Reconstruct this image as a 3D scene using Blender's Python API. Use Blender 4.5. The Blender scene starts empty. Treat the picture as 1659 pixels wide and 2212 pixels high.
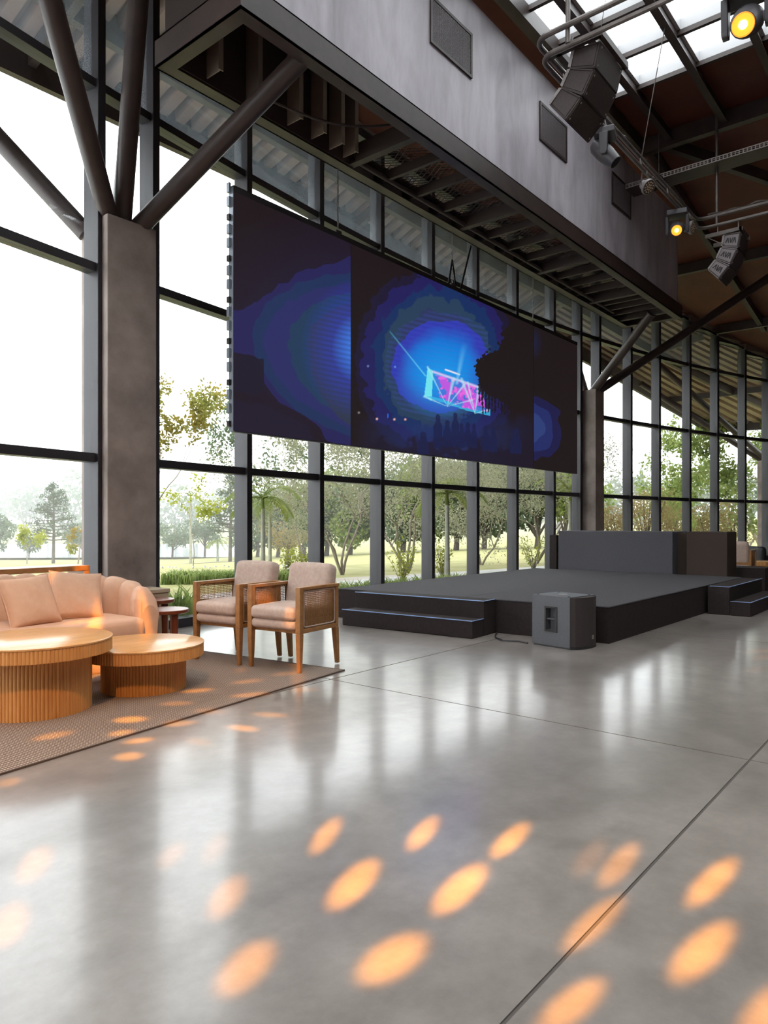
import bpy, math, random
import numpy as np
from mathutils import Vector, Matrix

random.seed(7)
scene = bpy.context.scene
COL = scene.collection

# ------------------------------------------------------------------ camera
YAW = math.radians(39.52)
FWD = (math.cos(YAW), math.sin(YAW))
RGT = (math.sin(YAW), -math.cos(YAW))
EYE = 1.2
cam_d = bpy.data.cameras.new('camera')
cam = bpy.data.objects.new('camera', cam_d)
COL.objects.link(cam)
cam.location = (0, 0, EYE)
cam.rotation_euler = (math.radians(90), 0, YAW - math.radians(90))
cam_d.sensor_fit = 'HORIZONTAL'
cam_d.sensor_width = 36.0
cam_d.lens = 36.0 * 1540.0 / 1659.0
cam_d.shift_y = 24.0 / 1659.0
cam_d.clip_end = 2000
cam_d.clip_start = 0.05
scene.camera = cam

# ------------------------------------------------------------------ world: even white overcast sky
SKY = 4.0
world = bpy.data.worlds.new('overcast_sky')
scene.world = world
world.use_nodes = True
wb = world.node_tree.nodes['Background']
wb.inputs[0].default_value = (0.95, 0.975, 1.0, 1)
wb.inputs[1].default_value = SKY

scene.view_settings.view_transform = 'Standard'
scene.view_settings.look = 'None'
scene.view_settings.gamma = 1.0
scene.view_settings.use_curve_mapping = False
scene.view_settings.exposure = 0.28
scene.cycles.max_bounces = 7
scene.cycles.adaptive_threshold = 0.045
scene.cycles.diffuse_bounces = 3
scene.cycles.glossy_bounces = 3
scene.cycles.transparent_max_bounces = 12
scene.cycles.sample_clamp_indirect = 6.0
scene.cycles.caustics_reflective = False
scene.cycles.caustics_refractive = False

# ------------------------------------------------------------------ helpers
def srgb(r, g, b):
    def f(c):
        c = c / 255.0
        return c / 12.92 if c <= 0.04045 else ((c + 0.055) / 1.055) ** 2.4
    return (f(r), f(g), f(b))


def pix(px, py):
    """viewing direction of a photo pixel, only used to work out real positions"""
    r = (px - 829.5) / 1540.0
    return (FWD[0] + RGT[0] * r, FWD[1] + RGT[1] * r, (1130.0 - py) / 1540.0)


def at_depth(px, t):
    d = pix(px, 1130)
    return (d[0] * t, d[1] * t)


class MB:
    def __init__(self):
        self.v = []
        self.f = []

    def add(self, vs, fs):
        n = len(self.v)
        self.v.extend([tuple(p) for p in vs])
        self.f.extend([tuple(i + n for i in f) for f in fs])
        return self

    def box(self, x0, y0, z0, x1, y1, z1):
        x0, x1 = min(x0, x1), max(x0, x1)
        y0, y1 = min(y0, y1), max(y0, y1)
        z0, z1 = min(z0, z1), max(z0, z1)
        return self.add([(x0, y0, z0), (x1, y0, z0), (x1, y1, z0), (x0, y1, z0), (x0, y0, z1), (x1, y0, z1), (x1, y1, z1), (x0, y1, z1)],
                        [(0, 3, 2, 1), (4, 5, 6, 7), (0, 1, 5, 4), (1, 2, 6, 5), (2, 3, 7, 6), (3, 0, 4, 7)])

    def hexa(self, bot, top):
        """8 corner solid: 4 bottom, 4 top points, both counter-clockwise seen from above"""
        return self.add(list(bot) + list(top), [(0, 3, 2, 1), (4, 5, 6, 7), (0, 1, 5, 4), (1, 2, 6, 5), (2, 3, 7, 6), (3, 0, 4, 7)])

    def bar(self, p0, p1, w, h, up=(0, 0, 1)):
        p0, p1, up = Vector(p0), Vector(p1), Vector(up)
        d = (p1 - p0).normalized()
        s = d.cross(up)
        if s.length < 1e-5:
            s = d.cross(Vector((1, 0, 0)))
        s.normalize()
        u = s.cross(d).normalized()
        s *= w / 2
        u *= h / 2
        return self.add([p0 - s - u, p0 + s - u, p0 + s + u, p0 - s + u, p1 - s - u, p1 + s - u, p1 + s + u, p1 - s + u],
                        [(0, 1, 2, 3), (7, 6, 5, 4), (0, 4, 5, 1), (1, 5, 6, 2), (2, 6, 7, 3), (3, 7, 4, 0)])

    def path(self, pts, r, n=8, caps=True):
        pts = [Vector(p) for p in pts]
        m = len(pts)
        rs = r if isinstance(r, (list, tuple)) else [r] * m
        vs, fs = [], []
        prev = None
        for i, p in enumerate(pts):
            d = (pts[min(i + 1, m - 1)] - pts[max(i - 1, 0)])
            if d.length < 1e-9:
                d = Vector((0, 0, 1))
            d.normalize()
            if prev is None:
                a = Vector((0, 0, 1)) if abs(d.z) < 0.9 else Vector((1, 0, 0))
                u = d.cross(a).normalized()
            else:
                u = (prev - d * prev.dot(d))
                if u.length < 1e-6:
                    u = d.cross(Vector((0.3, 0.5, 0.8)))
                u.normalize()
            prev = u
            w = d.cross(u)
            for k in range(n):
                t = 2 * math.pi * k / n
                vs.append(p + (u * math.cos(t) + w * math.sin(t)) * rs[i])
        for i in range(m - 1):
            for k in range(n):
                k2 = (k + 1) % n
                fs.append((i * n + k, i * n + k2, (i + 1) * n + k2, (i + 1) * n + k))
        if caps:
            fs.append(tuple(range(n - 1, -1, -1)))
            fs.append(tuple((m - 1) * n + k for k in range(n)))
        return self.add(vs, fs)

    def tube(self, p0, p1, r0, r1=None, n=12):
        return self.path([p0, p1], [r0, r0 if r1 is None else r1], n)

    def lathe(self, prof, n=32, c=(0, 0, 0), axis='z', caps=True):
        vs, fs = [], []
        m = len(prof)
        for (r, z) in prof:
            for k in range(n):
                t = 2 * math.pi * k / n
                a, b = r * math.cos(t), r * math.sin(t)
                p = {'z': (a, b, z), 'x': (z, a, b), 'y': (b, z, a)}[axis]
                vs.append((p[0] + c[0], p[1] + c[1], p[2] + c[2]))
        for i in range(m - 1):
            for k in range(n):
                k2 = (k + 1) % n
                fs.append((i * n + k, i * n + k2, (i + 1) * n + k2, (i + 1) * n + k))
        if caps:
            fs.append(tuple(range(n - 1, -1, -1)))
            fs.append(tuple((m - 1) * n + k for k in range(n)))
        return self.add(vs, fs)

    def extrude(self, poly, vec):
        """planar polygon (3D points) pushed along vec"""
        n = len(poly)
        vec = Vector(vec)
        vs = [Vector(p) for p in poly] + [Vector(p) + vec for p in poly]
        fs = [tuple(range(n - 1, -1, -1)), tuple(range(n, 2 * n))]
        for k in range(n):
            k2 = (k + 1) % n
            fs.append((k, k2, n + k2, n + k))
        return self.add(vs, fs)

    def grid(self, P, close_u=False, close_v=False):
        """P[i][j] points"""
        a, b = len(P), len(P[0])
        vs = [p for row in P for p in row]
        fs = []
        for i in range(a if close_u else a - 1):
            for j in range(b if close_v else b - 1):
                i2, j2 = (i + 1) % a, (j + 1) % b
                fs.append((i * b + j, i2 * b + j, i2 * b + j2, i * b + j2))
        return self.add(vs, fs)

    def build(self, name, mat, parent=None, smooth=False, bevel=0.0, seg=2, angle=35, rel=True):
        off = world_off(parent) if (parent is not None and rel) else Vector((0, 0, 0))
        me = bpy.data.meshes.new(name)
        me.from_pydata([(p[0] - off.x, p[1] - off.y, p[2] - off.z) for p in self.v], [], self.f)
        me.update()
        if smooth:
            me.polygons.foreach_set('use_smooth', [True] * len(me.polygons))
            try:
                me.set_sharp_from_angle(angle=math.radians(angle))
            except Exception:
                pass
        o = bpy.data.objects.new(name, me)
        COL.objects.link(o)
        if mat is not None:
            me.materials.append(mat)
        if parent is not None:
            o.parent = parent
        if bevel > 0:
            b = o.modifiers.new('bevel', 'BEVEL')
            b.width = bevel
            b.segments = seg
            b.limit_method = 'ANGLE'
            b.angle_limit = math.radians(40)
            if not smooth:
                me.polygons.foreach_set('use_smooth', [True] * len(me.polygons))
                try:
                    me.set_sharp_from_angle(angle=math.radians(angle))
                except Exception:
                    pass
                b.harden_normals = True
        return o


def world_off(o):
    v = Vector((0, 0, 0))
    while o is not None:
        v += Vector(o.location)
        o = o.parent
    return v


def tag(o, label=None, cat=None, group=None, kind=None):
    if label:
        o['label'] = label
    if cat:
        o['category'] = cat
    if group:
        o['group'] = group
    if kind:
        o['kind'] = kind
    return o


def empty(name, loc=(0, 0, 0), label=None, cat=None, group=None, kind=None, rz=0.0):
    o = bpy.data.objects.new(name, None)
    COL.objects.link(o)
    o.location = loc
    o.rotation_euler = (0, 0, rz)
    o.empty_display_size = 0.1
    return tag(o, label, cat, group, kind)


def copy_obj(o, parent=None, loc=None):
    c = o.copy()
    COL.objects.link(c)
    c.parent = parent
    if loc is not None:
        c.location = loc
    return c


def copy_tree(o, parent=None):
    kids = list(o.children)
    c = copy_obj(o, parent)
    for k in kids:
        copy_tree(k, c)
    return c


# ------------------------------------------------------------------ materials
def new_mat(name):
    m = bpy.data.materials.new(name)
    m.use_nodes = True
    nt = m.node_tree
    return m, nt, nt.nodes['Principled BSDF']


def set_spec(b, v):
    if 'Specular IOR Level' in b.inputs:
        b.inputs['Specular IOR Level'].default_value = v


def plain(name, c, rough=0.5, metal=0.0, spec=0.5):
    m, nt, b = new_mat(name)
    b.inputs['Base Color'].default_value = (*c, 1)
    b.inputs['Roughness'].default_value = rough
    b.inputs['Metallic'].default_value = metal
    set_spec(b, spec)
    return m


def noisy(name, c1, c2, scale=3.0, rough=0.5, stretch=(1, 1, 1), detail=5, bump=0.0, bscale=60.0, metal=0.0, spec=0.5, lo=0.35, hi=0.65, rvar=0.0, coords='Object', bstretch=None):
    m, nt, b = new_mat(name)
    N, L = nt.nodes, nt.links
    tc = N.new('ShaderNodeTexCoord')
    mp = N.new('ShaderNodeMapping')
    mp.inputs['Scale'].default_value = stretch
    L.new(tc.outputs[coords], mp.inputs['Vector'])
    nz = N.new('ShaderNodeTexNoise')
    nz.inputs['Scale'].default_value = scale
    nz.inputs['Detail'].default_value = detail
    nz.inputs['Roughness'].default_value = 0.6
    L.new(mp.outputs[0], nz.inputs['Vector'])
    cr = N.new('ShaderNodeValToRGB')
    cr.color_ramp.elements[0].position = lo
    cr.color_ramp.elements[1].position = hi
    cr.color_ramp.elements[0].color = (*c1, 1)
    cr.color_ramp.elements[1].color = (*c2, 1)
    L.new(nz.outputs['Fac'], cr.inputs[0])
    L.new(cr.outputs[0], b.inputs['Base Color'])
    b.inputs['Roughness'].default_value = rough
    b.inputs['Metallic'].default_value = metal
    set_spec(b, spec)
    if rvar:
        mr = N.new('ShaderNodeMapRange')
        mr.inputs['To Min'].default_value = rough - rvar
        mr.inputs['To Max'].default_value = rough + rvar
        L.new(nz.outputs['Fac'], mr.inputs['Value'])
        L.new(mr.outputs[0], b.inputs['Roughness'])
    if bump:
        n2 = N.new('ShaderNodeTexNoise')
        n2.inputs['Scale'].default_value = bscale
        n2.inputs['Detail'].default_value = 3
        if bstretch:
            mp2 = N.new('ShaderNodeMapping')
            mp2.inputs['Scale'].default_value = bstretch
            L.new(tc.outputs[coords], mp2.inputs['Vector'])
            L.new(mp2.outputs[0], n2.inputs['Vector'])
        else:
            L.new(mp.outputs[0], n2.inputs['Vector'])
        bp = N.new('ShaderNodeBump')
        bp.inputs['Strength'].default_value = bump
        bp.inputs['Distance'].default_value = 0.01
        L.new(n2.outputs['Fac'], bp.inputs['Height'])
        L.new(bp.outputs[0], b.inputs['Normal'])
    return m


def glass_mat(name, dust=0.0, refl=0.05):
    m = bpy.data.materials.new(name)
    m.use_nodes = True
    nt = m.node_tree
    N, L = nt.nodes, nt.links
    N.remove(N['Principled BSDF'])
    out = N['Material Output']
    tr = N.new('ShaderNodeBsdfTransparent')
    tr.inputs[0].default_value = (0.97, 0.985, 0.985, 1)
    gl = N.new('ShaderNodeBsdfGlossy')
    gl.inputs['Roughness'].default_value = 0.0
    gl.inputs['Color'].default_value = (1, 1, 1, 1)
    lw = N.new('ShaderNodeLayerWeight')
    lw.inputs['Blend'].default_value = 0.12
    mu = N.new('ShaderNodeMath')
    mu.operation = 'MULTIPLY_ADD'
    mu.inputs[1].default_value = 0.35
    mu.inputs[2].default_value = refl
    L.new(lw.outputs['Fresnel'], mu.inputs[0])
    mx = N.new('ShaderNodeMixShader')
    L.new(mu.outputs[0], mx.inputs[0])
    L.new(tr.outputs[0], mx.inputs[1])
    L.new(gl.outputs[0], mx.inputs[2])
    last = mx
    if dust > 0:
        tc = N.new('ShaderNodeTexCoord')
        nz = N.new('ShaderNodeTexNoise')
        nz.inputs['Scale'].default_value = 2.2
        nz.inputs['Detail'].default_value = 6
        nz.inputs['Roughness'].default_value = 0.7
        L.new(tc.outputs['Object'], nz.inputs['Vector'])
        mr = N.new('ShaderNodeMapRange')
        mr.inputs['From Min'].default_value = 0.35
        mr.inputs['From Max'].default_value = 0.75
        mr.inputs['To Min'].default_value = dust * 0.35
        mr.inputs['To Max'].default_value = dust
        L.new(nz.outputs['Fac'], mr.inputs['Value'])
        di = N.new('ShaderNodeBsdfTranslucent')
        di.inputs['Color'].default_value = (0.62, 0.72, 0.85, 1)
        m2 = N.new('ShaderNodeMixShader')
        L.new(mr.outputs[0], m2.inputs[0])
        L.new(mx.outputs[0], m2.inputs[1])
        L.new(di.outputs[0], m2.inputs[2])
        last = m2
    L.new(last.outputs[0], out.inputs['Surface'])
    return m


def emit_mat(name, c, s):
    m = bpy.data.materials.new(name)
    m.use_nodes = True
    nt = m.node_tree
    b = nt.nodes['Principled BSDF']
    b.inputs['Base Color'].default_value = (*c, 1)
    b.inputs['Emission Color'].default_value = (*c, 1)
    b.inputs['Emission Strength'].default_value = s
    m.cycles.emission_sampling = 'NONE'
    return m


def leaf_mat(name, c1, c2, rough=0.6, transl=0.5, scale=1.5):
    m = bpy.data.materials.new(name)
    m.use_nodes = True
    nt = m.node_tree
    N, L = nt.nodes, nt.links
    b = N['Principled BSDF']
    out = N['Material Output']
    tc = N.new('ShaderNodeTexCoord')
    nz = N.new('ShaderNodeTexNoise')
    nz.inputs['Scale'].default_value = scale
    nz.inputs['Detail'].default_value = 4
    L.new(tc.outputs['Object'], nz.inputs['Vector'])
    cr = N.new('ShaderNodeValToRGB')
    cr.color_ramp.elements[0].position = 0.35
    cr.color_ramp.elements[1].position = 0.65
    cr.color_ramp.elements[0].color = (*c1, 1)
    cr.color_ramp.elements[1].color = (*c2, 1)
    L.new(nz.outputs['Fac'], cr.inputs[0])
    L.new(cr.outputs[0], b.inputs['Base Color'])
    b.inputs['Roughness'].default_value = rough
    set_spec(b, 0.2)
    t = N.new('ShaderNodeBsdfTranslucent')
    L.new(cr.outputs[0], t.inputs['Color'])
    mx = N.new('ShaderNodeMixShader')
    mx.inputs[0].default_value = transl
    L.new(b.outputs[0], mx.inputs[1])
    L.new(t.outputs[0], mx.inputs[2])
    L.new(mx.outputs[0], out.inputs['Surface'])
    return m


M = {}
M['frame'] = plain('window_frame_paint', srgb(52, 50, 54), 0.42)
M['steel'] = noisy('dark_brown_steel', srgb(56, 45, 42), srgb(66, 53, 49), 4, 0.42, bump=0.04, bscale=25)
M['steel_dark'] = plain('dark_steel', srgb(54, 43, 40), 0.5)
M['column'] = noisy('column_concrete', srgb(116, 103, 97), srgb(172, 157, 149), 1.7, 0.7, bump=0.2, bscale=12, detail=8, lo=0.3, hi=0.7)
M['ceiling'] = noisy('orange_tinted_ceiling_board', srgb(90, 46, 32), srgb(110, 60, 43), 1.2, 0.6, detail=6)  # board colour reddened to carry the tint of the orange light
M['glass'] = glass_mat('clear_glass')
M['glass_dusty'] = glass_mat('dusty_glass', dust=0.07)
M['skyglass'] = glass_mat('skylight_glass', refl=0.02)
M['white_trim'] = plain('pale_roof_trim', srgb(188, 188, 190), 0.5)
# ================================================================== BUILDING SHELL
ARC_C = (10.66, -34.58)
ARC_R = 41.98


def arc(X, dr=0.0):
    th = math.asin((X - ARC_C[0]) / ARC_R)
    return (ARC_C[0] + (ARC_R + dr) * math.sin(th), ARC_C[1] + (ARC_R + dr) * math.cos(th))


def ztop(X):
    return min(7.35, 8.02 - 0.147 * (X - 13.1))


def zc(X, Y):
    z = 8.22 if Y < 4.85 else 8.22 - 0.33 * (Y - 4.85)
    return min(z, 8.22 if X < 13.1 else 8.22 - 0.147 * (X - 13.1))


M['head'] = plain('head_beam_paint', srgb(128, 114, 104), 0.5)

# ---- polished concrete floor, saw-cut into slabs
def floor_mat():
    m, nt, b = new_mat('polished_concrete')
    N, L = nt.nodes, nt.links
    tc = N.new('ShaderNodeTexCoord')
    def noise(scale, detail=6, rough=0.6, stretch=None, dist=0.0):
        n = N.new('ShaderNodeTexNoise')
        n.inputs['Scale'].default_value = scale
        n.inputs['Detail'].default_value = detail
        n.inputs['Roughness'].default_value = rough
        n.inputs['Distortion'].default_value = dist
        if stretch:
            mp = N.new('ShaderNodeMapping')
            mp.inputs['Scale'].default_value = stretch
            mp.inputs['Rotation'].default_value = (0, 0, 0.5)
            L.new(tc.outputs['Object'], mp.inputs['Vector'])
            L.new(mp.outputs[0], n.inputs['Vector'])
        else:
            L.new(tc.outputs['Object'], n.inputs['Vector'])
        return n
    n1 = noise(0.55, 8, 0.62, dist=0.6)
    n2 = noise(5.0, 8, 0.7)
    n3 = noise(2.0, 4, 0.5, (1, 7, 1))
    cr = N.new('ShaderNodeValToRGB')
    cr.color_ramp.elements[0].position = 0.3
    cr.color_ramp.elements[1].position = 0.72
    cr.color_ramp.elements[0].color = (*srgb(118, 110, 104), 1)
    cr.color_ramp.elements[1].color = (*srgb(164, 154, 146), 1)
    L.new(n1.outputs['Fac'], cr.inputs[0])
    cr2 = N.new('ShaderNodeValToRGB')
    cr2.color_ramp.elements[0].position = 0.35
    cr2.color_ramp.elements[1].position = 0.7
    cr2.color_ramp.elements[0].color = (0.70, 0.69, 0.68, 1)
    cr2.color_ramp.elements[1].color = (1.12, 1.12, 1.12, 1)
    L.new(n2.outputs['Fac'], cr2.inputs[0])
    mx = N.new('ShaderNodeMix')
    mx.data_type = 'RGBA'
    mx.blend_type = 'MULTIPLY'
    mx.inputs['Factor'].default_value = 0.75
    L.new(cr.outputs[0], mx.inputs[6])
    L.new(cr2.outputs[0], mx.inputs[7])
    L.new(mx.outputs[2], b.inputs['Base Color'])
    ad = N.new('ShaderNodeMath')
    ad.operation = 'ADD'
    L.new(n1.outputs['Fac'], ad.inputs[0])
    L.new(n2.outputs['Fac'], ad.inputs[1])
    mr = N.new('ShaderNodeMapRange')
    mr.inputs['From Min'].default_value = 0.3
    mr.inputs['From Max'].default_value = 0.7
    mr.inputs['To Min'].default_value = 0.278
    mr.inputs['To Max'].default_value = 0.292
    L.new(n1.outputs['Fac'], mr.inputs['Value'])
    L.new(mr.outputs[0], b.inputs['Roughness'])
    set_spec(b, 0.5)
    b.inputs['Coat Weight'].default_value = 0.6
    b.inputs['Coat Roughness'].default_value = 0.13
    b.inputs['Coat IOR'].default_value = 1.55
    bp = N.new('ShaderNodeBump')
    bp.inputs['Strength'].default_value = 0.03
    bp.inputs['Distance'].default_value = 0.02
    L.new(n3.outputs['Fac'], bp.inputs['Height'])
    L.new(bp.outputs[0], b.inputs['Normal'])
    return m


M['floor'] = floor_mat()
M['joint'] = plain('joint_filler', srgb(92, 84, 78), 0.8)
floor = empty('floor', (0, 0, 0), 'polished grey concrete floor with saw cut joints', kind='structure')
xs = [-10.0, -4.0, -0.03, 3.965, 7.96, 11.95, 15.95, 19.95, 23.95, 28.0]
ys = [-10.0, -5.0, -2.06, 0.868, 3.80, 9.0]
g = 0.006
for i in range(len(xs) - 1):
    for j in range(len(ys) - 1):
        x0, x1, y0, y1 = xs[i], xs[i + 1], ys[j], ys[j + 1]
        mb = MB()
        if j == len(ys) - 2:
            # slab along the curved window wall follows its line
            n = 8
            pts = [(x0 + g, y0 + g, 0), (x1 - g, y0 + g, 0)]
            for k in range(n + 1):
                xx = (x1 - g) + ((x0 + g) - (x1 - g)) * k / n
                a = arc(xx, 0.2)
                pts.append((xx, max(a[1], y0 + 0.02), 0))
            mb.extrude([(p[0], p[1], -0.12) for p in pts], (0, 0, 0.12))
        else:
            mb.box(x0 + g, y0 + g, -0.12, x1 - g, y1 - g, 0)
        mb.build('slab', M['floor'], floor)
for x in xs[1:-1]:
    MB().box(x - g, -10, -0.1, x + g, arc(x)[1], -0.004).build('joint', M['joint'], floor)
for y in ys[1:-1]:
    MB().box(-10, y - g, -0.1, 28, y + g, -0.0045).build('joint', M['joint'], floor)

# ---- curved curtain wall, one window per bay
MX = [-3.45, -2.0, -0.55, 0.9, 2.36, 3.82, 4.52, 6.0, 7.46, 8.95, 10.41, 11.87, 13.31, 14.79, 15.92, 16.75, 18.19, 19.54, 21.03, 22.41, 23.79, 25.0, 26.3]
COLBAY = {5, 14}
MW, MD = 0.095, 0.22
ZT = (1.865, 3.80, 5.67)


def wall_frame(X):
    th = math.asin((X - ARC_C[0]) / ARC_R)
    return Vector((math.cos(th), -math.sin(th), 0)), Vector((math.sin(th), math.cos(th), 0))


def arc_box(mb, Xa, Xb, r0, r1, z0, z1, za1=None):
    a0, b0, b1, a1 = arc(Xa, r0), arc(Xb, r0), arc(Xb, r1), arc(Xa, r1)
    zb = z1 if za1 is None else za1
    mb.hexa([(*a0, z0), (*b0, z0), (*b1, z0), (*a1, z0)], [(*a0, z1), (*b0, zb), (*b1, zb), (*a1, z1)])


for i in range(len(MX) - 1):
    xa, xb = MX[i], MX[i + 1] - MW
    ctr = arc((xa + xb) / 2)
    side = 'left of the concrete column' if i < 5 else ''
    w = empty('window_%d' % (i + 1), (ctr[0], ctr[1], 0), 'tall dark framed window bay %s' % ('above a concrete column' if i in COLBAY else 'of the curved glass wall'), kind='structure')
    zt = ztop(xa)
    # mullion stands at the left side of the bay
    mb = MB()
    arc_box(mb, xa - MW, xa, 0, MD, 0, ztop(xa - MW) + 0.05, ztop(xa) + 0.05)
    mb.build('mullion', M['frame'], w, bevel=0.006, seg=1)
    mb = MB()
    arc_box(mb, xa - MW * 0.72, xa - MW * 0.28, MD, MD + 0.035, 0, zt)
    mb.build('glazing_cap', M['frame'], w)
    low = 4.34 if i in COLBAY else 0.0
    if low == 0.0:
        mb = MB(); arc_box(mb, xa, xb, 0.03, MD, 0, 0.10); mb.build('sill', M['frame'], w)
    levels = [low + 0.1 if low == 0 else low] + [z for z in ZT if z > low] + [None]
    for z in ZT:
        if z > low:
            mb = MB(); arc_box(mb, xa, xb, 0.035, 0.185, z - 0.045, z + 0.045)
            mb.build('transom', M['frame'], w, bevel=0.004, seg=1)
    mb = MB(); arc_box(mb, xa, xb, 0.03, 0.2, ztop(xa) - 0.10, ztop(xa) + 0.03, ztop(xb) + 0.03)
    mb.build('head_rail', M['frame'], w)
    mb = MB(); arc_box(mb, xa - MW, xb, -0.02, 0.2, ztop(xa) + 0.03, zc(xa, arc(xa)[1]) + 0.1, zc(xb, arc(xb)[1]) + 0.1)
    mb.build('head_beam', M['head'], w)
    for k in range(len(levels) - 1):
        z0 = levels[k] + (0.045 if k > 0 else 0)
        z1 = levels[k + 1]
        mb = MB()
        if z1 is None:
            arc_box(mb, xa - 0.006, xb + 0.006, 0.10, 0.112, z0, ztop(xa) - 0.05, ztop(xb) - 0.05)
        else:
            arc_box(mb, xa - 0.006, xb + 0.006, 0.10, 0.112, z0, z1 - 0.045)
        mb.build('pane', M['glass_dusty'] if z0 > 5.0 else M['glass'], w)

# ---- concrete columns with steel struts fanning out from their tops
STR = 0.098


def column(x0, y0, x1, y1, h, struts, label, group='concrete columns in the glass wall'):
    root = empty('column', ((x0 + x1) / 2, (y0 + y1) / 2, 0), label, 'column', group)
    MB().box(x0, y0, 0, x1, y1, h).build('shaft', M['column'], root, bevel=0.012)
    for (p0, p1) in struts:
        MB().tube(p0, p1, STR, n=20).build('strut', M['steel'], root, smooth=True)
    return root


def ext(p0, p1, s):
    return tuple(a + (b - a) * s for a, b in zip(p0, p1))


c1 = (4.02, 6.86, 4.28)
column(3.77, 6.72, 4.33, 7.25, 4.33, [
    ((3.93, 6.93, 4.28), (0.44, 3.77, 8.2)),
    ((4.04, 6.93, 4.28), (3.79, 6.14, 6.6)),
    ((4.16, 6.92, 4.28), (4.76, 4.92, 5.66)),
    ((3.80, 7.20, 4.25), (1.9, 8.6, 6.75)),
    ((4.15, 7.20, 4.25), (5.0, 8.3, 6.85)),
], 'near concrete column with three brown steel struts beside the sofa')
column(15.95, 6.76, 16.44, 7.28, 4.33, [
    ((16.12, 6.92, 4.28), (15.15, 5.2, 5.62)),
    ((16.22, 6.90, 4.28), (19.35, 3.42, 7.38)),
    ((16.0, 7.2, 4.25), (14.6, 8.5, 6.5)),
    ((16.4, 7.2, 4.25), (18.5, 8.6, 6.3)),
], 'far concrete column behind the stage with two inside steel struts')
column(27.3, 5.25, 27.8, 5.75, 3.46, [
    ((27.45, 5.5, 3.4), (22.2, 7.6, 6.25)),
    ((27.4, 5.65, 3.4), (24.0, 8.6, 5.9)),
    ((27.6, 5.4, 3.4), (29.5, 4.5, 5.4)),
], 'outdoor concrete column at the far right beyond the glass')

# ---- ceiling: dark boards with orange light in their colour, flat over the skylight field, falling away beyond it
SX0, SX1, SY0, SY1 = -3.0, 11.4, -3.05, 4.80
mbc = MB()


def ceil_cell(x0, x1, y0a, y1a, y0b, y1b):
    b = [(x0, y0a, zc(x0, y0a)), (x1, y0b, zc(x1, y0b)), (x1, y1b, zc(x1, y1b)), (x0, y1a, zc(x0, y1a))]
    mbc.hexa(b, [(p[0], p[1], p[2] + 0.14) for p in b])


cx = [-10, -6.5, -3.0, 0, 3, 6, 9, 11.4, 13.1, 15, 17, 19, 21, 23, 25, 27]
for i in range(len(cx) - 1):
    x0, x1 = cx[i], cx[i + 1]
    if not (x0 >= SX0 - 0.01 and x1 <= SX1 + 0.01):
        ceil_cell(x0, x1, -3.05, min(4.85, arc(x0)[1]), -3.05, min(4.85, arc(x1)[1]))
    ceil_cell(x0, x1, -10, -3.05, -10, -3.05)
    if arc(x0)[1] > 4.86:
        ceil_cell(x0, x1, 4.85, arc(x0)[1] + 0.1, 4.85, max(4.9, arc(x1)[1] + 0.1))
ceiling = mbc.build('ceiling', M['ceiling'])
tag(ceiling, 'dark board ceiling with orange light in its colour, falling away beyond the skylights', kind='structure')
# ceiling beams beyond the skylights
for y in (4.15, 3.25, 2.35, 1.45, 0.55, -0.35, -1.25, -2.15):
    pass
for (p0, p1, w_, h_) in [((13.1, 4.7, 8.07), (13.1, -9, 8.07), 0.14, 0.28), ((18.0, 6.4, 7.36), (18.0, -9, 7.36), 0.12, 0.24), ((22.0, 5.7, 6.78), (22.0, -9, 6.78), 0.12, 0.24),
                         ((13.1, 4.55, 8.07), (22.5, 4.55, 6.72), 0.12, 0.22), ((13.1, 1.2, 8.07), (25.5, 1.2, 6.27), 0.12, 0.22), ((13.1, 4.3, 8.05), (19.5, 0.2, 7.15), 0.12, 0.2)]:
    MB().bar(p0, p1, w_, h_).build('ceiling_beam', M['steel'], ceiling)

# ---- skylight field
sky = empty('window_40', (4, 1, 8.2), 'grid of square skylights in brown steel framing', kind='structure')
RY = [4.15 - 0.9 * k for k in range(9)]
PXs = [11.4 - 0.9 * k for k in range(17)]
for y in RY:
    mb = MB()
    mb.box(SX0, y - 0.055, 8.0, 13.05, y + 0.055, 8.015)
    mb.box(SX0, y - 0.012, 8.015, 13.05, y + 0.012, 8.2)
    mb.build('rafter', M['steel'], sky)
    MB().box(SX0, y - 0.06, 8.2, SX1, y + 0.06, 8.36).build('curb', M['white_trim'], sky)
MB().box(SX0, 4.62, 7.97, 13.05, 4.78, 8.2).build('edge_beam', M['steel'], sky)
MB().box(SX0, 4.70, 8.2, SX1, 4.84, 8.36).build('curb', M['white_trim'], sky)
for x in PXs:
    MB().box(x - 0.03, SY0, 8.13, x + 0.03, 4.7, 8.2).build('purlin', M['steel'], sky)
    MB().box(x - 0.03, SY0, 8.2, x + 0.03, 4.7, 8.355).build('curb', M['white_trim'], sky)
pm = None
for y0, y1 in zip(RY[1:] + [SY0], RY):
    pass
edges = [4.78] + RY
for j in range(len(edges) - 1):
    for i in range(len(PXs) - 1):
        MB().box(PXs[i + 1], edges[j + 1], 8.36, PXs[i], edges[j], 8.372).build('pane', M['skyglass'], sky)

# ---- outer canopy: corrugated soffit on dark eave beams
M['soffit'] = noisy('corrugated_soffit', srgb(130, 107, 97), srgb(148, 125, 113), 1.5, 0.5, detail=4)


def zeave(X):
    if X < 8:
        return 6.68
    if X < 21.8:
        return 6.68 - 0.049 * (X - 8)
    return 6.0 - 0.0655 * (X - 21.8)


EY = 9.0
YE = 9.0


def inner(X):
    if X < 27:
        a = arc(X, 0.24)
        return (X, a[1], ztop(X) + 0.06)
    a = arc(27, 0.24)
    return (X, a[1] - 0.35 * (X - 27), ztop(27) + 0.06 - 0.08 * (X - 27))


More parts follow.
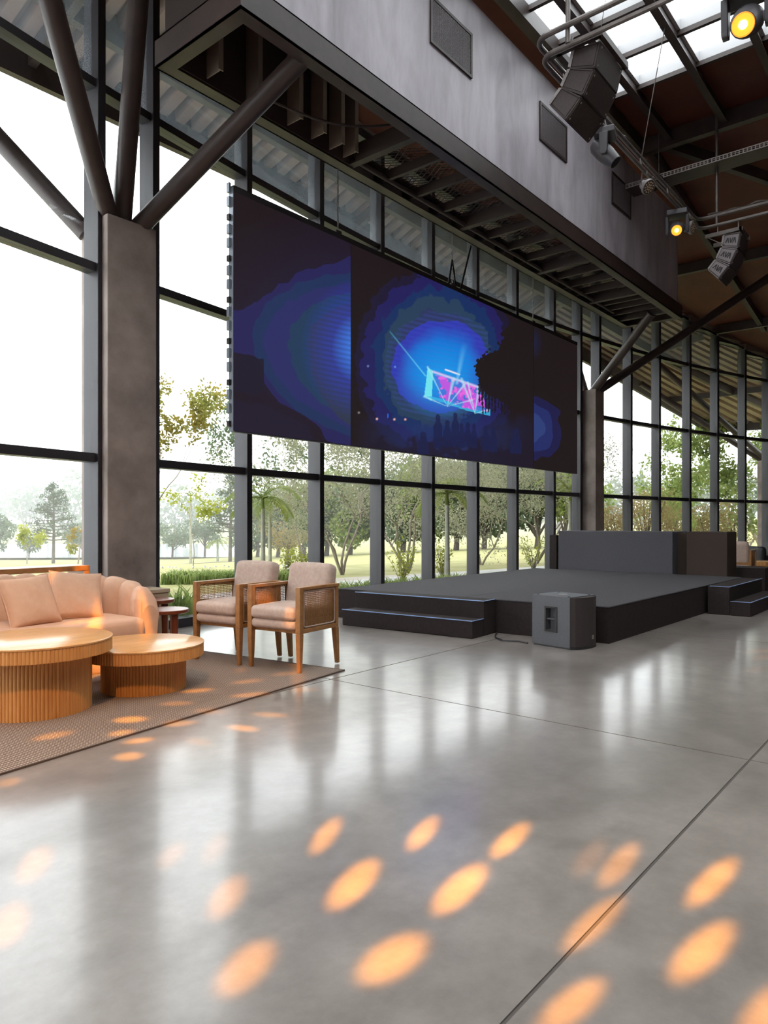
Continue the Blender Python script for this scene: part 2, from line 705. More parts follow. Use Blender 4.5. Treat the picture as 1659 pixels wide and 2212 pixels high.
def soff(X, v):
    a = inner(X)
    return (X, a[1] + (YE - a[1]) * v, a[2] + (zeave(X) + 0.32 - a[2]) * v)


canopy = empty('roof_canopy', (8, 8, 6.8), 'corrugated metal canopy soffit outside the glass wall', 'canopy', kind='structure')
mb = MB()
row0, row1 = [], []
X = -6.0
while X < 17.5:
    for dx, dz in ((0, 0), (0.15, 0), (0.165, 0.15), (0.265, 0.15)):
        a, b = soff(X + dx, 0), soff(X + dx, 1)
        row0.append((a[0], a[1], a[2] + dz)); row1.append((b[0], b[1], b[2] + dz))
    X += 0.28
mb.grid([row0, row1])
mb.build('soffit', M['soffit'], canopy)
mb = MB()
rows = []
XS = [17.4 + 0.83 * k for k in range(21)]
nv = 14
for k in range(nv * 4 + 1):
    c = k // 4
    fr = (0, 0.54, 0.58, 0.95)[k % 4]
    dz = (0, 0, 0.13, 0.13)[k % 4]
    v = min((c + fr) / nv, 1.0)
    rows.append([(p[0], p[1], p[2] + dz) for p in (soff(x, v) for x in XS)])
mb.grid(rows)
mb.build('soffit', M['soffit'], canopy)
# roof skin over the soffit keeps the sky out
mb = MB()
XR = [-6 + 1.0 * k for k in range(41)]
mb.grid([[(p[0], p[1], p[2] + 0.2) for p in (soff(x, 0) for x in XR)], [(p[0], p[1] + 0.05, p[2] + 0.2) for p in (soff(x, 1) for x in XR)]])
mb.build('roof_skin', M['steel_dark'], canopy)
for (v, h, wd, nm) in ((1.0, 0.40, 0.10, 'eave_beam'), (0.52, 0.22, 0.12, 'purlin_beam')):
    for k in range(40):
        xa, xb = -6 + k, -5 + k
        a, b = soff(xa, v), soff(xb, v)
        mb = MB()
        mb.hexa([(a[0], a[1] - wd, a[2] - h + 0.02), (b[0], b[1] - wd, b[2] - h + 0.02), (b[0], b[1], b[2] - h + 0.02), (a[0], a[1], a[2] - h + 0.02)],
                [(a[0], a[1] - wd, a[2] + 0.2), (b[0], b[1] - wd, b[2] + 0.2), (b[0], b[1], b[2] + 0.2), (a[0], a[1], a[2] + 0.2)])
        mb.build(nm, M['steel_dark'], canopy)
for x in (-3.5, 4.0, 10.0, 16.2, 22.0, 27.5):
    a, b = soff(x, 0), soff(x, 1)
    MB().bar((a[0], a[1], a[2] - 0.12), (b[0], b[1], b[2] - 0.12), 0.1, 0.2).build('rafter', M['steel_dark'], canopy)
a = soff(33.9, 0); b = soff(33.9, 1)
MB().bar((a[0], a[1], a[2] - 0.1), (b[0], b[1], b[2] - 0.1), 0.1, 0.4).build('end_beam', M['steel_dark'], canopy)

# ---- the rest of the hall, behind and beside the camera: unseen walls, solid and dark so the skylights dominate
M['hall_wall'] = noisy('hall_plaster', srgb(104, 96, 92), srgb(120, 112, 106), 1.5, 0.8)
o = MB().box(-10.2, -10, 0, -10.0, 2.6, 8.3).build('wall_back', M['hall_wall']); tag(o, 'plain wall behind the camera', kind='structure')
o = MB().box(-10.2, -10.2, 0, 26.5, -10.0, 8.3).build('wall_right', M['hall_wall']); tag(o, 'plain wall on the far side of the hall', kind='structure')
o = MB().box(26.5, -10.2, 0, 26.7, 4.3, 6.4).build('wall_end', M['hall_wall']); tag(o, 'plain end wall of the hall', kind='structure')

# ================================================================== CATWALK with its painted fascia
def fascia_mat():
    m, nt, b = new_mat('fascia_paint')
    N, L = nt.nodes, nt.links
    tc = N.new('ShaderNodeTexCoord')
    mp = N.new('ShaderNodeMapping')
    mp.inputs['Scale'].default_value = (1.0, 1.0, 0.28)
    L.new(tc.outputs['Object'], mp.inputs['Vector'])
    n1 = N.new('ShaderNodeTexNoise')
    n1.inputs['Scale'].default_value = 2.4
    n1.inputs['Detail'].default_value = 7
    n1.inputs['Roughness'].default_value = 0.6
    n1.inputs['Distortion'].default_value = 0.4
    L.new(mp.outputs[0], n1.inputs['Vector'])
    cr = N.new('ShaderNodeValToRGB')
    cr.color_ramp.elements[0].position = 0.3
    cr.color_ramp.elements[1].position = 0.66
    cr.color_ramp.elements[0].color = (*srgb(164, 157, 164), 1)
    cr.color_ramp.elements[1].color = (*srgb(212, 205, 213), 1)
    L.new(n1.outputs['Fac'], cr.inputs[0])
    L.new(cr.outputs[0], b.inputs['Base Color'])
    b.inputs['Roughness'].default_value = 0.38
    return m


M['fascia'] = fascia_mat()
M['grille'] = plain('grille_dark', srgb(40, 36, 36), 0.5)
M['vent'] = plain('vent_wire', srgb(112, 105, 106), 0.45)
CX0, CX1, CY0, CY1, CZ = 3.87, 15.76, 4.76, 6.04, 5.56
cat = empty('catwalk', ((CX0 + CX1) / 2, (CY0 + CY1) / 2, CZ), 'hanging steel catwalk with pale grey fascia above the screen', 'catwalk')
# perimeter channels
def channel(p0, p1, inward, nm='edge_beam', trim=0.0):
    """C section: web, bottom flange and top flange"""
    p0, p1, n = Vector(p0), Vector(p1), Vector(inward)
    mb = MB()
    mb.hexa([p0, p1, p1 + n * 0.02, p0 + n * 0.02], [p + Vector((0, 0, 0.27)) for p in (p0, p1, p1 + n * 0.02, p0 + n * 0.02)])
    for z in (0.0, 0.255):
        dd = (p1 - p0).normalized() * trim
        q = [p0 + dd, p1 - dd, p1 - dd + n * 0.15, p0 + dd + n * 0.15]
        mb.hexa([v + Vector((0, 0, z)) for v in q], [v + Vector((0, 0, z + 0.015)) for v in q])
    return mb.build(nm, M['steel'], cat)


channel((CX0, CY0, CZ), (CX1, CY0, CZ), (0, 1, 0))
channel((CX1, CY1, CZ), (CX0, CY1, CZ), (0, -1, 0))
channel((CX0, CY1 - 0.02, CZ), (CX0, CY0 + 0.02, CZ), (1, 0, 0), trim=0.13)
channel((CX1, CY0 + 0.02, CZ), (CX1, CY1 - 0.02, CZ), (-1, 0, 0), trim=0.13)
FY = 4.85
MB().box(CX0 + 0.04, FY, CZ + 0.27, CX1 - 0.02, FY + 0.012, 7.77).build('fascia_panel', M['fascia'], cat)
MB().box(CX0 + 0.02, FY - 0.035, CZ + 0.27, CX1 - 0.02, FY + 0.02, CZ + 0.31).build('fascia_rail', M['steel_dark'], cat)
# end panel facing the near column, wall-side panel, both dark
MB().box(CX0 + 0.05, FY, CZ + 0.27, CX0 + 0.062, CY1 - 0.1, 7.75).build('end_panel', M['steel_dark'], cat)
MB().box(CX1 - 0.05, FY, CZ + 0.27, CX1 - 0.038, CY1 - 0.1, 7.7).build('end_panel', M['steel_dark'], cat)
# cross beams and joists
for x in (6.5, 8.95, 11.4, 13.6, 15.2):
    MB().box(x - 0.05, CY0 + 0.02, CZ + 0.02, x + 0.05, CY1 - 0.02, CZ + 0.24).build('cross_beam', M['steel_dark'], cat)
hv = [6.5, 8.95, 11.4, 13.6, 15.2]
for a, b in zip(hv[:-1], hv[1:]):
    for k in (1, 2, 3):
        x = a + (b - a) * k / 4
        MB().box(x - 0.025, CY0 + 0.02, CZ + 0.05, x + 0.025, CY1 - 0.02, CZ + 0.17).build('joist', M['steel_dark'], cat)
# plate under the inner walkway rail (pale pipe along the wall side)
MB().tube((6.45, 5.80, CZ + 0.06), (14.6, 5.80, CZ + 0.06), 0.03).build('rail_pipe', M['steel'], cat, smooth=True)
# fascia studs seen from below in the first bay, coloured pale as if lit
for x in (4.35, 4.85, 5.43, 5.8, 6.1, 6.34):
    MB().box(x - 0.006, CY1 - 0.38, CZ + 0.06, x + 0.006, CY1 - 0.17, 7.4).box(x - 0.03, CY1 - 0.392, CZ + 0.06, x + 0.03, CY1 - 0.38, 7.4).build('stud', M['head'], cat)
MB().box(CX0 + 0.06, CY1 - 0.17, CZ + 0.02, 6.45, CY1 - 0.155, 7.4).build('inner_panel', M['steel_dark'], cat)
# expanded metal grating
mb = MB()
sp = 0.075
x = 6.5 - 1.2
while x < 15.2 + 0.1:
    for sgn in (1, -1):
        ya, yb = CY0 + 0.12, CY1 - 0.2
        xa, xb = (x, x + 0.62) if sgn > 0 else (x + 0.62, x)
        if min(xa, xb) > 6.5 and max(xa, xb) < 15.2:
            mb.bar((xa, ya, CZ + 0.18), (xb, yb, CZ + 0.18), 0.007, 0.006)
    x += sp
mb.build('grating', M['steel'], cat)['kind'] = 'stuff'
# cable looped under the first bay
pts = []
for k in range(13):
    t = k / 12
    pts.append((4.95 + 1.45 * t, 5.75 - 0.85 * t, CZ + 0.12 - 0.16 * math.sin(math.pi * t) + 0.05 * t))
MB().path(pts, 0.014, 8).build('cable', M['steel_dark'], cat, smooth=True)
# ventilation grilles
for k, x in enumerate((6.71, 9.42, 12.1)):
    x1, z0, z1 = x + 0.89, 6.77, 7.33
    mb = MB()
    for (ax, az, bx, bz) in ((x, z0, x1, z0 + 0.035), (x, z1 - 0.035, x1, z1), (x, z0 + 0.035, x + 0.035, z1 - 0.035), (x1 - 0.035, z0 + 0.035, x1, z1 - 0.035)):
        mb.box(ax, FY - 0.022, az, bx, FY + 0.001, bz)
    fr = mb.build('vent_frame', M['steel'], cat)
    MB().box(x + 0.03, FY - 0.008, z0 + 0.03, x1 - 0.03, FY - 0.002, z1 - 0.03).build('vent_mesh_back', M['grille'], fr)
    mb = MB()
    n = 30
    for q in range(1, n):
        zz = z0 + 0.035 + (z1 - z0 - 0.07) * q / n
        mb.box(x + 0.035, FY - 0.016, zz - 0.003, x1 - 0.035, FY - 0.008, zz + 0.003)
    n = 46
    for q in range(1, n):
        xx = x + 0.035 + (x1 - x - 0.07) * q / n
        mb.box(xx - 0.003, FY - 0.017, z0 + 0.035, xx + 0.003, FY - 0.009, z1 - 0.035)
    mb.build('vent_mesh', M['vent'], fr)['kind'] = 'stuff'
# ================================================================== LED SCREEN
SCX0, SCX1, SCZ0, SCZ1, SCY = 4.765, 13.21, 2.165, 4.735, 5.98
M['screen_black'] = plain('screen_housing', srgb(38, 33, 34), 0.45)
M['alloy'] = plain('alloy_edge', srgb(150, 158, 168), 0.35, metal=0.6)
screen = empty('led_screen', ((SCX0 + SCX1) / 2, SCY, SCZ0), 'wide hanging video wall showing a blue concert picture', 'screen')
MB().box(SCX0 + 0.012, SCY + 0.001, SCZ0, SCX1, SCY + 0.07, SCZ1).build('housing', M['screen_black'], screen)


def inside(poly, x, y):
    c = np.zeros(x.shape, bool)
    n = len(poly)
    for i in range(n):
        x0, y0 = poly[i]
        x1, y1 = poly[(i + 1) % n]
        if y0 == y1:
            continue
        cond = ((y0 > y) != (y1 > y)) & (x < (x1 - x0) * (y - y0) / (y1 - y0) + x0)
        c ^= cond
    return c


def vnoise(x, y, seed):
    """smooth value noise"""
    rng = np.random.RandomState(seed)
    T = rng.rand(64, 64)
    xi, yi = np.floor(x).astype(int), np.floor(y).astype(int)
    fx, fy = x - xi, y - yi
    fx, fy = fx * fx * (3 - 2 * fx), fy * fy * (3 - 2 * fy)
    a, b = T[xi % 64, yi % 64], T[(xi + 1) % 64, yi % 64]
    c, d = T[xi % 64, (yi + 1) % 64], T[(xi + 1) % 64, (yi + 1) % 64]
    return (a * (1 - fx) + b * fx) * (1 - fy) + (c * (1 - fx) + d * fx) * fy


def paint_display(U, V):
    """U along the screen 0..1, V from bottom to top 0..1; picture drawn in the wall's own 1600 x 1160 layout"""
    # layout plane: perspective-corrected copy of the picture as it stands on the wall
    Xw = SCX0 + (SCX1 - SCX0) * U
    Zw = SCZ0 + (SCZ1 - SCZ0) * V
    f = Xw * FWD[0] + SCY * FWD[1]
    r = Xw * RGT[0] + SCY * RGT[1]
    x = ((829.5 + 1540 * r / f) - 480) * 2.074
    y = ((1130 - 1540 * (Zw - EYE) / f) - 380) * 2.074
    n = vnoise(x / 42, y / 42, 1) - 0.5
    n2 = vnoise(x / 13, y / 13, 2) - 0.5
    n3 = vnoise(x / 6, y / 6, 3) - 0.5
    img = np.zeros(x.shape + (3,))

    def col(*c):
        return np.array(srgb(*c))

    def put(mask, c, a=1.0):
        a = np.clip(mask.astype(float) * a, 0, 1)[..., None]
        img[:] = img * (1 - a) + col(*c) * a

    def soft(d, w):
        return np.clip(1 - d / w, 0, 1)

    def seg(x0, y0, x1, y1):
        dx, dy = x1 - x0, y1 - y0
        t = np.clip(((x - x0) * dx + (y - y0) * dy) / (dx * dx + dy * dy), 0, 1)
        return np.hypot(x - x0 - t * dx, y - y0 - t * dy), t

    put(np.ones(x.shape), (34, 25, 28))
    xs_, ys_ = x + n * 18 + n2 * 5, y + n * 18 + n2 * 5
    left = x < 576
    P = lambda pts, c, a=1.0: put(inside(pts, xs_, ys_) & left, c, a)
    put(left * soft(np.hypot((x - 560) / 1.3, (y - 700)), 620), (42, 34, 66), 0.75)
    P([(30, 600), (130, 570), (250, 480), (380, 410), (500, 375), (560, 345), (620, 325), (620, 1230), (470, 1190), (430, 1120), (370, 1075), (250, 1010), (190, 930), (187, 815), (100, 800), (30, 775)], (42, 38, 88))
    P([(140, 720), (150, 640), (200, 560), (300, 490), (420, 440), (620, 415), (620, 1190), (470, 1130), (330, 1050), (240, 960), (190, 880), (150, 800)], (36, 52, 92))
    P([(185, 720), (215, 630), (290, 560), (400, 500), (620, 460), (620, 1160), (470, 1080), (330, 1000), (250, 900), (200, 800)], (46, 48, 102))
    P([(295, 740), (310, 660), (370, 590), (460, 540), (620, 505), (620, 1110), (440, 1020), (350, 920), (310, 830)], (38, 62, 92))
    P([(380, 740), (400, 660), (450, 610), (520, 575), (620, 550), (620, 1150), (520, 1080), (440, 980), (400, 880)], (50, 58, 78))
    stripe = 0.5 + 0.5 * np.sin((y - 0.22 * x) / 3.6)
    d = np.hypot((x - 640) / 1.0, (y - 765) / 1.15)
    put(left * soft(d, 290) * (0.45 + 0.55 * stripe), (56, 70, 200), 1.2)
    put(left * soft(d, 150) * (0.6 + 0.4 * stripe), (70, 140, 240), 1.4)
    P([(30, 800), (187, 815), (187, 985), (30, 965)], (34, 28, 44), 0.9)
    P([(30, 1000), (200, 1030), (300, 1080), (370, 1100), (420, 1200), (30, 1150)], (36, 29, 48), 0.9)
    # ---- middle picture
    mid = (x > 577) & (x < 1395)
    d = np.hypot((x - 960) / 335, (y - 830) / 400) + n * 0.10 + n2 * 0.05
    for lim, c in ((1.10, (34, 28, 52)), (1.0, (38, 34, 92)), (0.86, (28, 50, 98)), (0.74, (44, 66, 92)), (0.60, (48, 58, 96))):
        put((d < lim) & mid, c)
    d2 = np.hypot((x - 985) / 260, (y - 850) / 255) + n * 0.08 + n2 * 0.03
    put((d2 < 0.84) & mid, (52, 60, 178))
    put(mid * soft(np.maximum(d2 - 0.30, 0), 0.44), (12, 118, 220), 1.5)
    put(mid * soft(np.hypot((x - 985) / 210, (y - 900) / 190), 1.0), (30, 170, 250), 0.9)
    put(mid & (d2 < 1.0), (70, 90, 200), 0.18 * stripe * (x < 1190))
    # floor of the picture and crowd haze
    put(mid * np.clip((y - 1065 - n * 60) / 60, 0, 1) * soft(np.abs(x - 1010), 420), (38, 52, 104), 0.85)
    put(mid * np.clip((y - 1180 - n * 90 - n2 * 60) / 40, 0, 1), (34, 26, 40), 0.85)
    # small lit stage
    put(inside([(920, 852), (945, 868), (938, 1005), (905, 985)], x, y), (120, 240, 250), 0.95)
    put(inside([(905, 985), (940, 985), (1200, 1045), (1200, 1072), (1100, 1050)], x, y), (60, 190, 240), 0.8)
    pink = inside([(950, 885), (1055, 915), (1160, 945), (1190, 1055), (1090, 1040), (975, 990)], x + n2 * 8, y + n2 * 8)
    put(pink, (80, 120, 225), 0.75)
    put(pink & (vnoise(x / 26, y / 26, 9) > 0.45), (205, 90, 232), 0.9)
    put(pink & (vnoise(x / 12, y / 12, 11) > 0.66), (250, 110, 235), 0.8)
    dd, _ = seg(945, 872, 1150, 942); put(soft(dd, 8), (235, 215, 255), 0.95)
    dd, _ = seg(1000, 862, 1062, 884); put(soft(dd, 5), (255, 250, 255), 1.2)
    for (a, b, c, e, w) in ((1008, 1030, 920, 850, 5), (1008, 1030, 1036, 905, 11), (1008, 1030, 1085, 930, 6), (1132, 1062, 1072, 905, 8), (1132, 1062, 1150, 940, 9), (1132, 1062, 1100, 920, 5), (1132, 1062, 1195, 1045, 5), (1008, 1030, 905, 985, 6), (1008, 1030, 1120, 1000, 4)):
        dd, t = seg(a, b, c, e)
        put(soft(dd, 1.5 + w * t), (175, 240, 255), 0.75)
    dd, t = seg(910, 890, 752, 690); put(soft(dd, 4.5) * (1 - 0.75 * t), (110, 220, 255), 0.95)
    dd, t = seg(1050, 925, 1086, 735); put(soft(dd, 8 + 12 * t) * (1 - t), (130, 220, 255), 0.75)
    # black weeping tree on the right
    tr = inside([(1130, 860), (1150, 805), (1230, 772), (1270, 660), (1330, 640), (1400, 620), (1400, 1050), (1330, 1050), (1290, 1030), (1240, 1000), (1200, 985), (1165, 955), (1150, 915)], x + n2 * 22 + n3 * 12, y + n2 * 22 + n3 * 12)
    put(tr & mid, (34, 26, 26))
    for k in range(16):
        bx = 1152 + k * 9.5
        dd, t = seg(bx, 930, bx + 8 * math.sin(k * 2.1), 1010 + 55 * abs(math.sin(k * 1.7)))
        put((dd < 2.6 + 3 * (1 - t) + n3 * 6) & mid, (32, 25, 30), 0.95)
    # crowd silhouettes
    for (cx_, ty, w, h) in ((966, 1070, 20, 150), (1008, 1096, 19, 120), (1044, 1062, 17, 150), (1072, 1110, 15, 110), (1100, 1105, 17, 110), (1128, 1112, 15, 110), (1180, 1120, 18, 110), (1215, 1128, 18, 110), (1315, 1135, 26, 110), (900, 1150, 26, 100)):
        head = np.hypot((x - cx_) / (w * 0.55), (y - ty - 10) / 14) < 1
        body = (np.abs(x - cx_) < w * np.clip((y - ty - 6) / 45, 0.45, 1)) & (y > ty + 10) & (y < ty + h)
        put((head | body) & mid, (30, 34, 74), 0.85)
    for (lx, ly, c) in ((693, 1088, (255, 205, 190)), (771, 1090, (255, 200, 185)), (820, 1090, (255, 190, 175)), (653, 847, (120, 140, 200)), (774, 850, (110, 150, 240)), (612, 1060, (150, 140, 150))):
        put(soft(np.hypot(x - lx, y - ly), 7), c, 1.2)
    dd, _ = seg(742, 1066, 742, 1082); put(dd < 2, (40, 120, 255), 0.9)
    # right strip
    rs = x >= 1396
    put(rs, (34, 26, 27))
    d = np.hypot((x - 1390) / 130, (y - 1130) / 150) + n * 0.2
    put(rs & (d < 1.0), (34, 32, 74))
    put(rs & (d < 0.72), (40, 48, 104))
    put(rs & (d < 0.45), (50, 66, 122))
    d = np.hypot((x - 1396) / 40, (y - 740) / 80)
    put(rs * soft(d, 1.0), (34, 40, 78), 0.6)
    for xe in (576, 1395):
        put(np.abs(x - xe) < 1.2, (20, 15, 20), 0.8)
    return img


nu, nv = 760, 250
uu, vv = np.meshgrid(np.linspace(0, 1, nu), np.linspace(0, 1, nv), indexing='ij')
img = paint_display(uu, vv)
vx = SCX0 + (SCX1 - SCX0) * uu.ravel() - screen.location.x
vz = SCZ0 + 0.006 + (SCZ1 - 0.05 - SCZ0) * vv.ravel() - screen.location.z
co = np.stack([vx, np.zeros_like(vx) - 0.001, vz], 1)
ii = np.arange(nu * nv).reshape(nu, nv)
q = np.stack([ii[:-1, :-1], ii[1:, :-1], ii[1:, 1:], ii[:-1, 1:]], -1).reshape(-1, 4)
me = bpy.data.meshes.new('display')
me.vertices.add(len(co)); me.vertices.foreach_set('co', co.ravel())
me.loops.add(q.size); me.loops.foreach_set('vertex_index', q.ravel())
me.polygons.add(len(q)); me.polygons.foreach_set('loop_start', np.arange(len(q)) * 4)
me.update(calc_edges=True)
ca = me.color_attributes.new('picture', 'FLOAT_COLOR', 'POINT')
ca.data.foreach_set('color', np.concatenate([img.reshape(-1, 3), np.ones((nu * nv, 1))], 1).ravel())
dm, nt, b = new_mat('lit_display')
at = nt.nodes.new('ShaderNodeAttribute'); at.attribute_name = 'picture'
b.inputs['Base Color'].default_value = (0.008, 0.008, 0.009, 1)
b.inputs['Roughness'].default_value = 0.65
set_spec(b, 0.15)
nt.links.new(at.outputs['Color'], b.inputs['Emission Color'])
b.inputs['Emission Strength'].default_value = 0.74
dm.cycles.emission_sampling = 'NONE'
me.materials.append(dm)
disp = bpy.data.objects.new('display', me); COL.objects.link(disp); disp.parent = screen
MB().box(SCX0, SCY - 0.006, SCZ1 - 0.05, SCX1, SCY + 0.08, SCZ1 + 0.012).build('top_rail', M['screen_black'], screen)
MB().box(SCX0 - 0.004, SCY, SCZ0, SCX0 + 0.012, SCY + 0.07, SCZ1).build('side_edge', M['alloy'], screen)
k = 0
z = SCZ0 + 0.05
while z < SCZ1 - 0.05:
    MB().box(SCX0 - 0.03, SCY + 0.035, z, SCX0 - 0.004, SCY + 0.075, z + (0.10 if k % 3 else 0.06)).build('latch', M['alloy'] if k % 3 else M['screen_black'], screen)
    z += 0.145
    k += 1
for x in (6.4, 8.9, 11.45):
    MB().box(x - 0.05, SCY + 0.01, SCZ1 + 0.012, x + 0.05, SCY + 0.06, SCZ1 + 0.06).build('lifting_lug', M['steel_dark'], screen, bevel=0.01)

M['chain'] = plain('chain_steel', srgb(120, 116, 112), 0.4, metal=0.7)
M['strap'] = plain('black_strap', srgb(34, 32, 34), 0.7)
for x, lab in ((6.4, 'left hoist chain holding the video wall'), (8.9, 'middle hoist chain beside the black straps'), (11.45, 'right hoist chain near the far end of the video wall')):
    mb = MB()
    z = SCZ1 + 0.05
    k = 0
    while z < CZ + 0.02:
        pts = []
        for t in range(9):
            a = 2 * math.pi * t / 8
            ox, oz = 0.011 * math.cos(a), 0.026 * math.sin(a)
            pts.append((x + (ox if k % 2 else 0), SCY + 0.035 + (0 if k % 2 else ox), z + 0.02 + oz))
        mb.path(pts, 0.0045, 5, caps=False)
        z += 0.038
        k += 1
    o = mb.build('hoist_chain', M['chain'], None, smooth=True)
    tag(o, lab, 'chain', 'chains holding the video wall')
for (xa, xb, za, lab) in ((8.80, 8.9, 5.15, 'black strap slanting left at the middle chain'), (9.0, 8.9, 5.15, 'black strap slanting right at the middle chain'), (9.12, 9.42, 5.52, 'long black strap right of the middle chain')):
    o = MB().bar((xa, SCY + 0.035, SCZ1 + 0.015), (xb, SCY + 0.035, za), 0.035, 0.008, up=(0, 1, 0)).build('lifting_strap', M['strap'])
    tag(o, lab, 'strap', 'black straps at the middle chain')

# ================================================================== LIGHTING RIG
M['pipe'] = noisy('rig_pipe', srgb(98, 90, 86), srgb(120, 112, 108), 6, 0.32, metal=0.4)
RX0, RX1, RYa = 6.92, 12.8, 3.62


def rig_loop(z, inset, r=0.16):
    x0, x1, y = RX0 + inset, RX1 - inset * 0.3, RYa - inset * 0.5
    pts = [(x0, -6.0, z)]
    for k in range(6):
        a = math.pi - k * math.pi / 10
        pts.append((x0 + r + r * math.cos(a), y - r + r * math.sin(a), z))
    for k in range(6):
        a = math.pi / 2 - k * math.pi / 10
        pts.append((x1 - r + r * math.cos(a), y - r + r * math.sin(a), z))
    pts.append((x1, -6.0, z))
    return pts


rig = empty('lighting_rig', (9.8, 3.5, 6.2), 'rectangular double pipe lighting rig hung below the skylights', 'lighting rig')
MB().path(rig_loop(6.37, 0.0), 0.03, 10).build('upper_pipe', M['pipe'], rig, smooth=True)
MB().path(rig_loop(6.20, 0.06), 0.028, 10).build('lower_pipe', M['pipe'], rig, smooth=True)
for x in (7.6, 8.8, 10.05, 11.2, 12.3):
    MB().tube((x, RYa, 6.37), (x, RYa - 0.03, 6.2), 0.012).build('spacer', M['pipe'], rig, smooth=True)
for (x, y) in ((6.95, 3.25), (12.8, 3.31), (6.95, 0.5), (12.8, 0.5)):
    MB().tube((x, y, 6.2), (x, y, zc(x, y) + 0.0), 0.025).build('hanger_pipe', M['pipe'], rig, smooth=True)
MB().tube((10.08, 3.6, 6.37), (10.0, 3.25, 8.02), 0.007, n=6).build('steel_wire', M['pipe'], rig, smooth=True)
MB().tube((8.3, 3.6, 6.37), (8.3, 3.3, 8.02), 0.005, n=6).build('steel_wire', M['pipe'], rig, smooth=True)
rnd = random.Random(3)
pts = [(x, RYa + 0.02 * math.sin(x * 9), 6.405 + 0.012 * math.sin(x * 14)) for x in np.arange(7.2, 12.6, 0.1)]
MB().path(pts, 0.011, 6).build('cable', M['steel_dark'], rig, smooth=True)
pts = [(12.8 + 0.02 * math.sin(y * 11), y, 6.41 + 0.015 * math.sin(y * 17)) for y in np.arange(3.45, 2.2, -0.06)]
MB().path(pts, 0.014, 6).build('cable', M['pipe'], rig, smooth=True)

M['fix_body'] = plain('fixture_plastic', srgb(76, 72, 76), 0.38)
M['fix_dark'] = plain('fixture_dark', srgb(44, 40, 42), 0.45)
M['lens_on'] = emit_mat('lit_orange_lens', (1.0, 0.30, 0.02), 1.6)
M['lens_hot'] = emit_mat('lamp_core', (1.0, 0.72, 0.25), 9.0)
M['lens_off'] = plain('dark_lens', srgb(28, 26, 32), 0.1)


def moving_head(loc, yaw, tilt, lit, label, scale=1.0, zhang=6.2):
    """fixture clamped under the pipe; loc = centre of the head; yaw = horizontal aim, tilt = angle below horizontal"""
    x, y, z = loc
    s = scale
    root = empty('moving_head', (x, y, z), label, 'spotlight', 'moving head spotlights on the rig')
    aim = Vector((math.cos(tilt) * math.cos(yaw), math.cos(tilt) * math.sin(yaw), -math.sin(tilt)))
    ax = Vector((-math.sin(yaw), math.cos(yaw), 0))
    fwd = Vector((math.cos(yaw), math.sin(yaw), 0))
    up = Vector((0, 0, 1))
    c = Vector(loc)
    mb = MB()
    b0 = c + up * 0.235 * s
    mb.bar(b0 - fwd * 0.13 * s, b0 + fwd * 0.13 * s, 0.30 * s, 0.085 * s)
    mb.build('base', M['fix_body'], root, bevel=0.015)
    mb = MB()
    mb.bar(b0 + up * 0.04 * s - ax * 0.12 * s, b0 + up * 0.04 * s + ax * 0.12 * s, 0.06, 0.03)
    mb.tube(b0 + up * 0.03, (b0.x, b0.y, zhang), 0.014)
    mb.build('clamp', M['pipe'], root)
    for sgn in (-1, 1):
        a0 = c + ax * sgn * 0.145 * s
        mb = MB()
        prof = []
        for (u, w) in ((-0.055, 0.20), (0.055, 0.20), (0.05, -0.04), (0.03, -0.075), (-0.03, -0.075), (-0.05, -0.04)):
            prof.append(a0 - ax * 0.025 * s + fwd * u * s + up * w * s)
        mb.extrude(prof, ax * 0.05 * s)
        mb.build('yoke_arm', M['fix_body'], root, bevel=0.012)
    # head: lathe about the aim axis
    side = ax
    vert = aim.cross(side)
    prof = [(0.02, -0.20), (0.075, -0.195), (0.105, -0.15), (0.115, -0.05), (0.11, 0.05), (0.095, 0.13), (0.085, 0.19), (0.075, 0.195)]
    mb = MB()
    n = 24
    P = []
    for (r_, l_) in prof:
        P.append([c + aim * l_ * s + (side * math.cos(2 * math.pi * k / n) + vert * math.sin(2 * math.pi * k / n) * 0.95) * r_ * s for k in range(n)])
    mb.grid(P, close_v=True)
    mb.add(P[0], [tuple(range(n))])
    head = mb.build('head', M['fix_body'], root, smooth=True)
    mb = MB()
    mb.path([c + aim * 0.186 * s, c + aim * 0.194 * s], 0.078 * s, 24)
    mb.build('lens', M['lens_on'] if lit else M['lens_off'], head, smooth=True)
    if lit:
        MB().path([c + aim * 0.194 * s, c + aim * 0.199 * s], 0.03 * s, 16).build('lamp_core', M['lens_hot'], head, smooth=True)
    return root


def aim_at(p, q):
    d = Vector(q) - Vector(p)
    return math.atan2(d.y, d.x), math.asin(-d.z / d.length)


pA = (8.78, 3.6, 5.90)
moving_head(pA, math.radians(-75), math.radians(48), False, 'unlit grey moving head spotlight just below the near line array speaker')
pB = (11.72, 3.62, 5.88)
yw, tl = aim_at(pB, (1.2, 0.9, 0.5))
moving_head(pB, yw, tl, True, 'glowing orange moving head spotlight near the far rig corner')
pC = (7.82, 1.74, 6.22)
yw, tl = aim_at(pC, (-0.8, 1.2, 0.2))
moving_head(pC, yw, tl, True, 'large glowing orange spotlight under the skylights at upper right', scale=1.35, zhang=6.6)
pD = (-0.2, 0.95, 6.0)
moving_head(pD, math.radians(20), math.radians(88), True, 'lit spotlight overhead throwing orange spots on the floor', zhang=8.0)


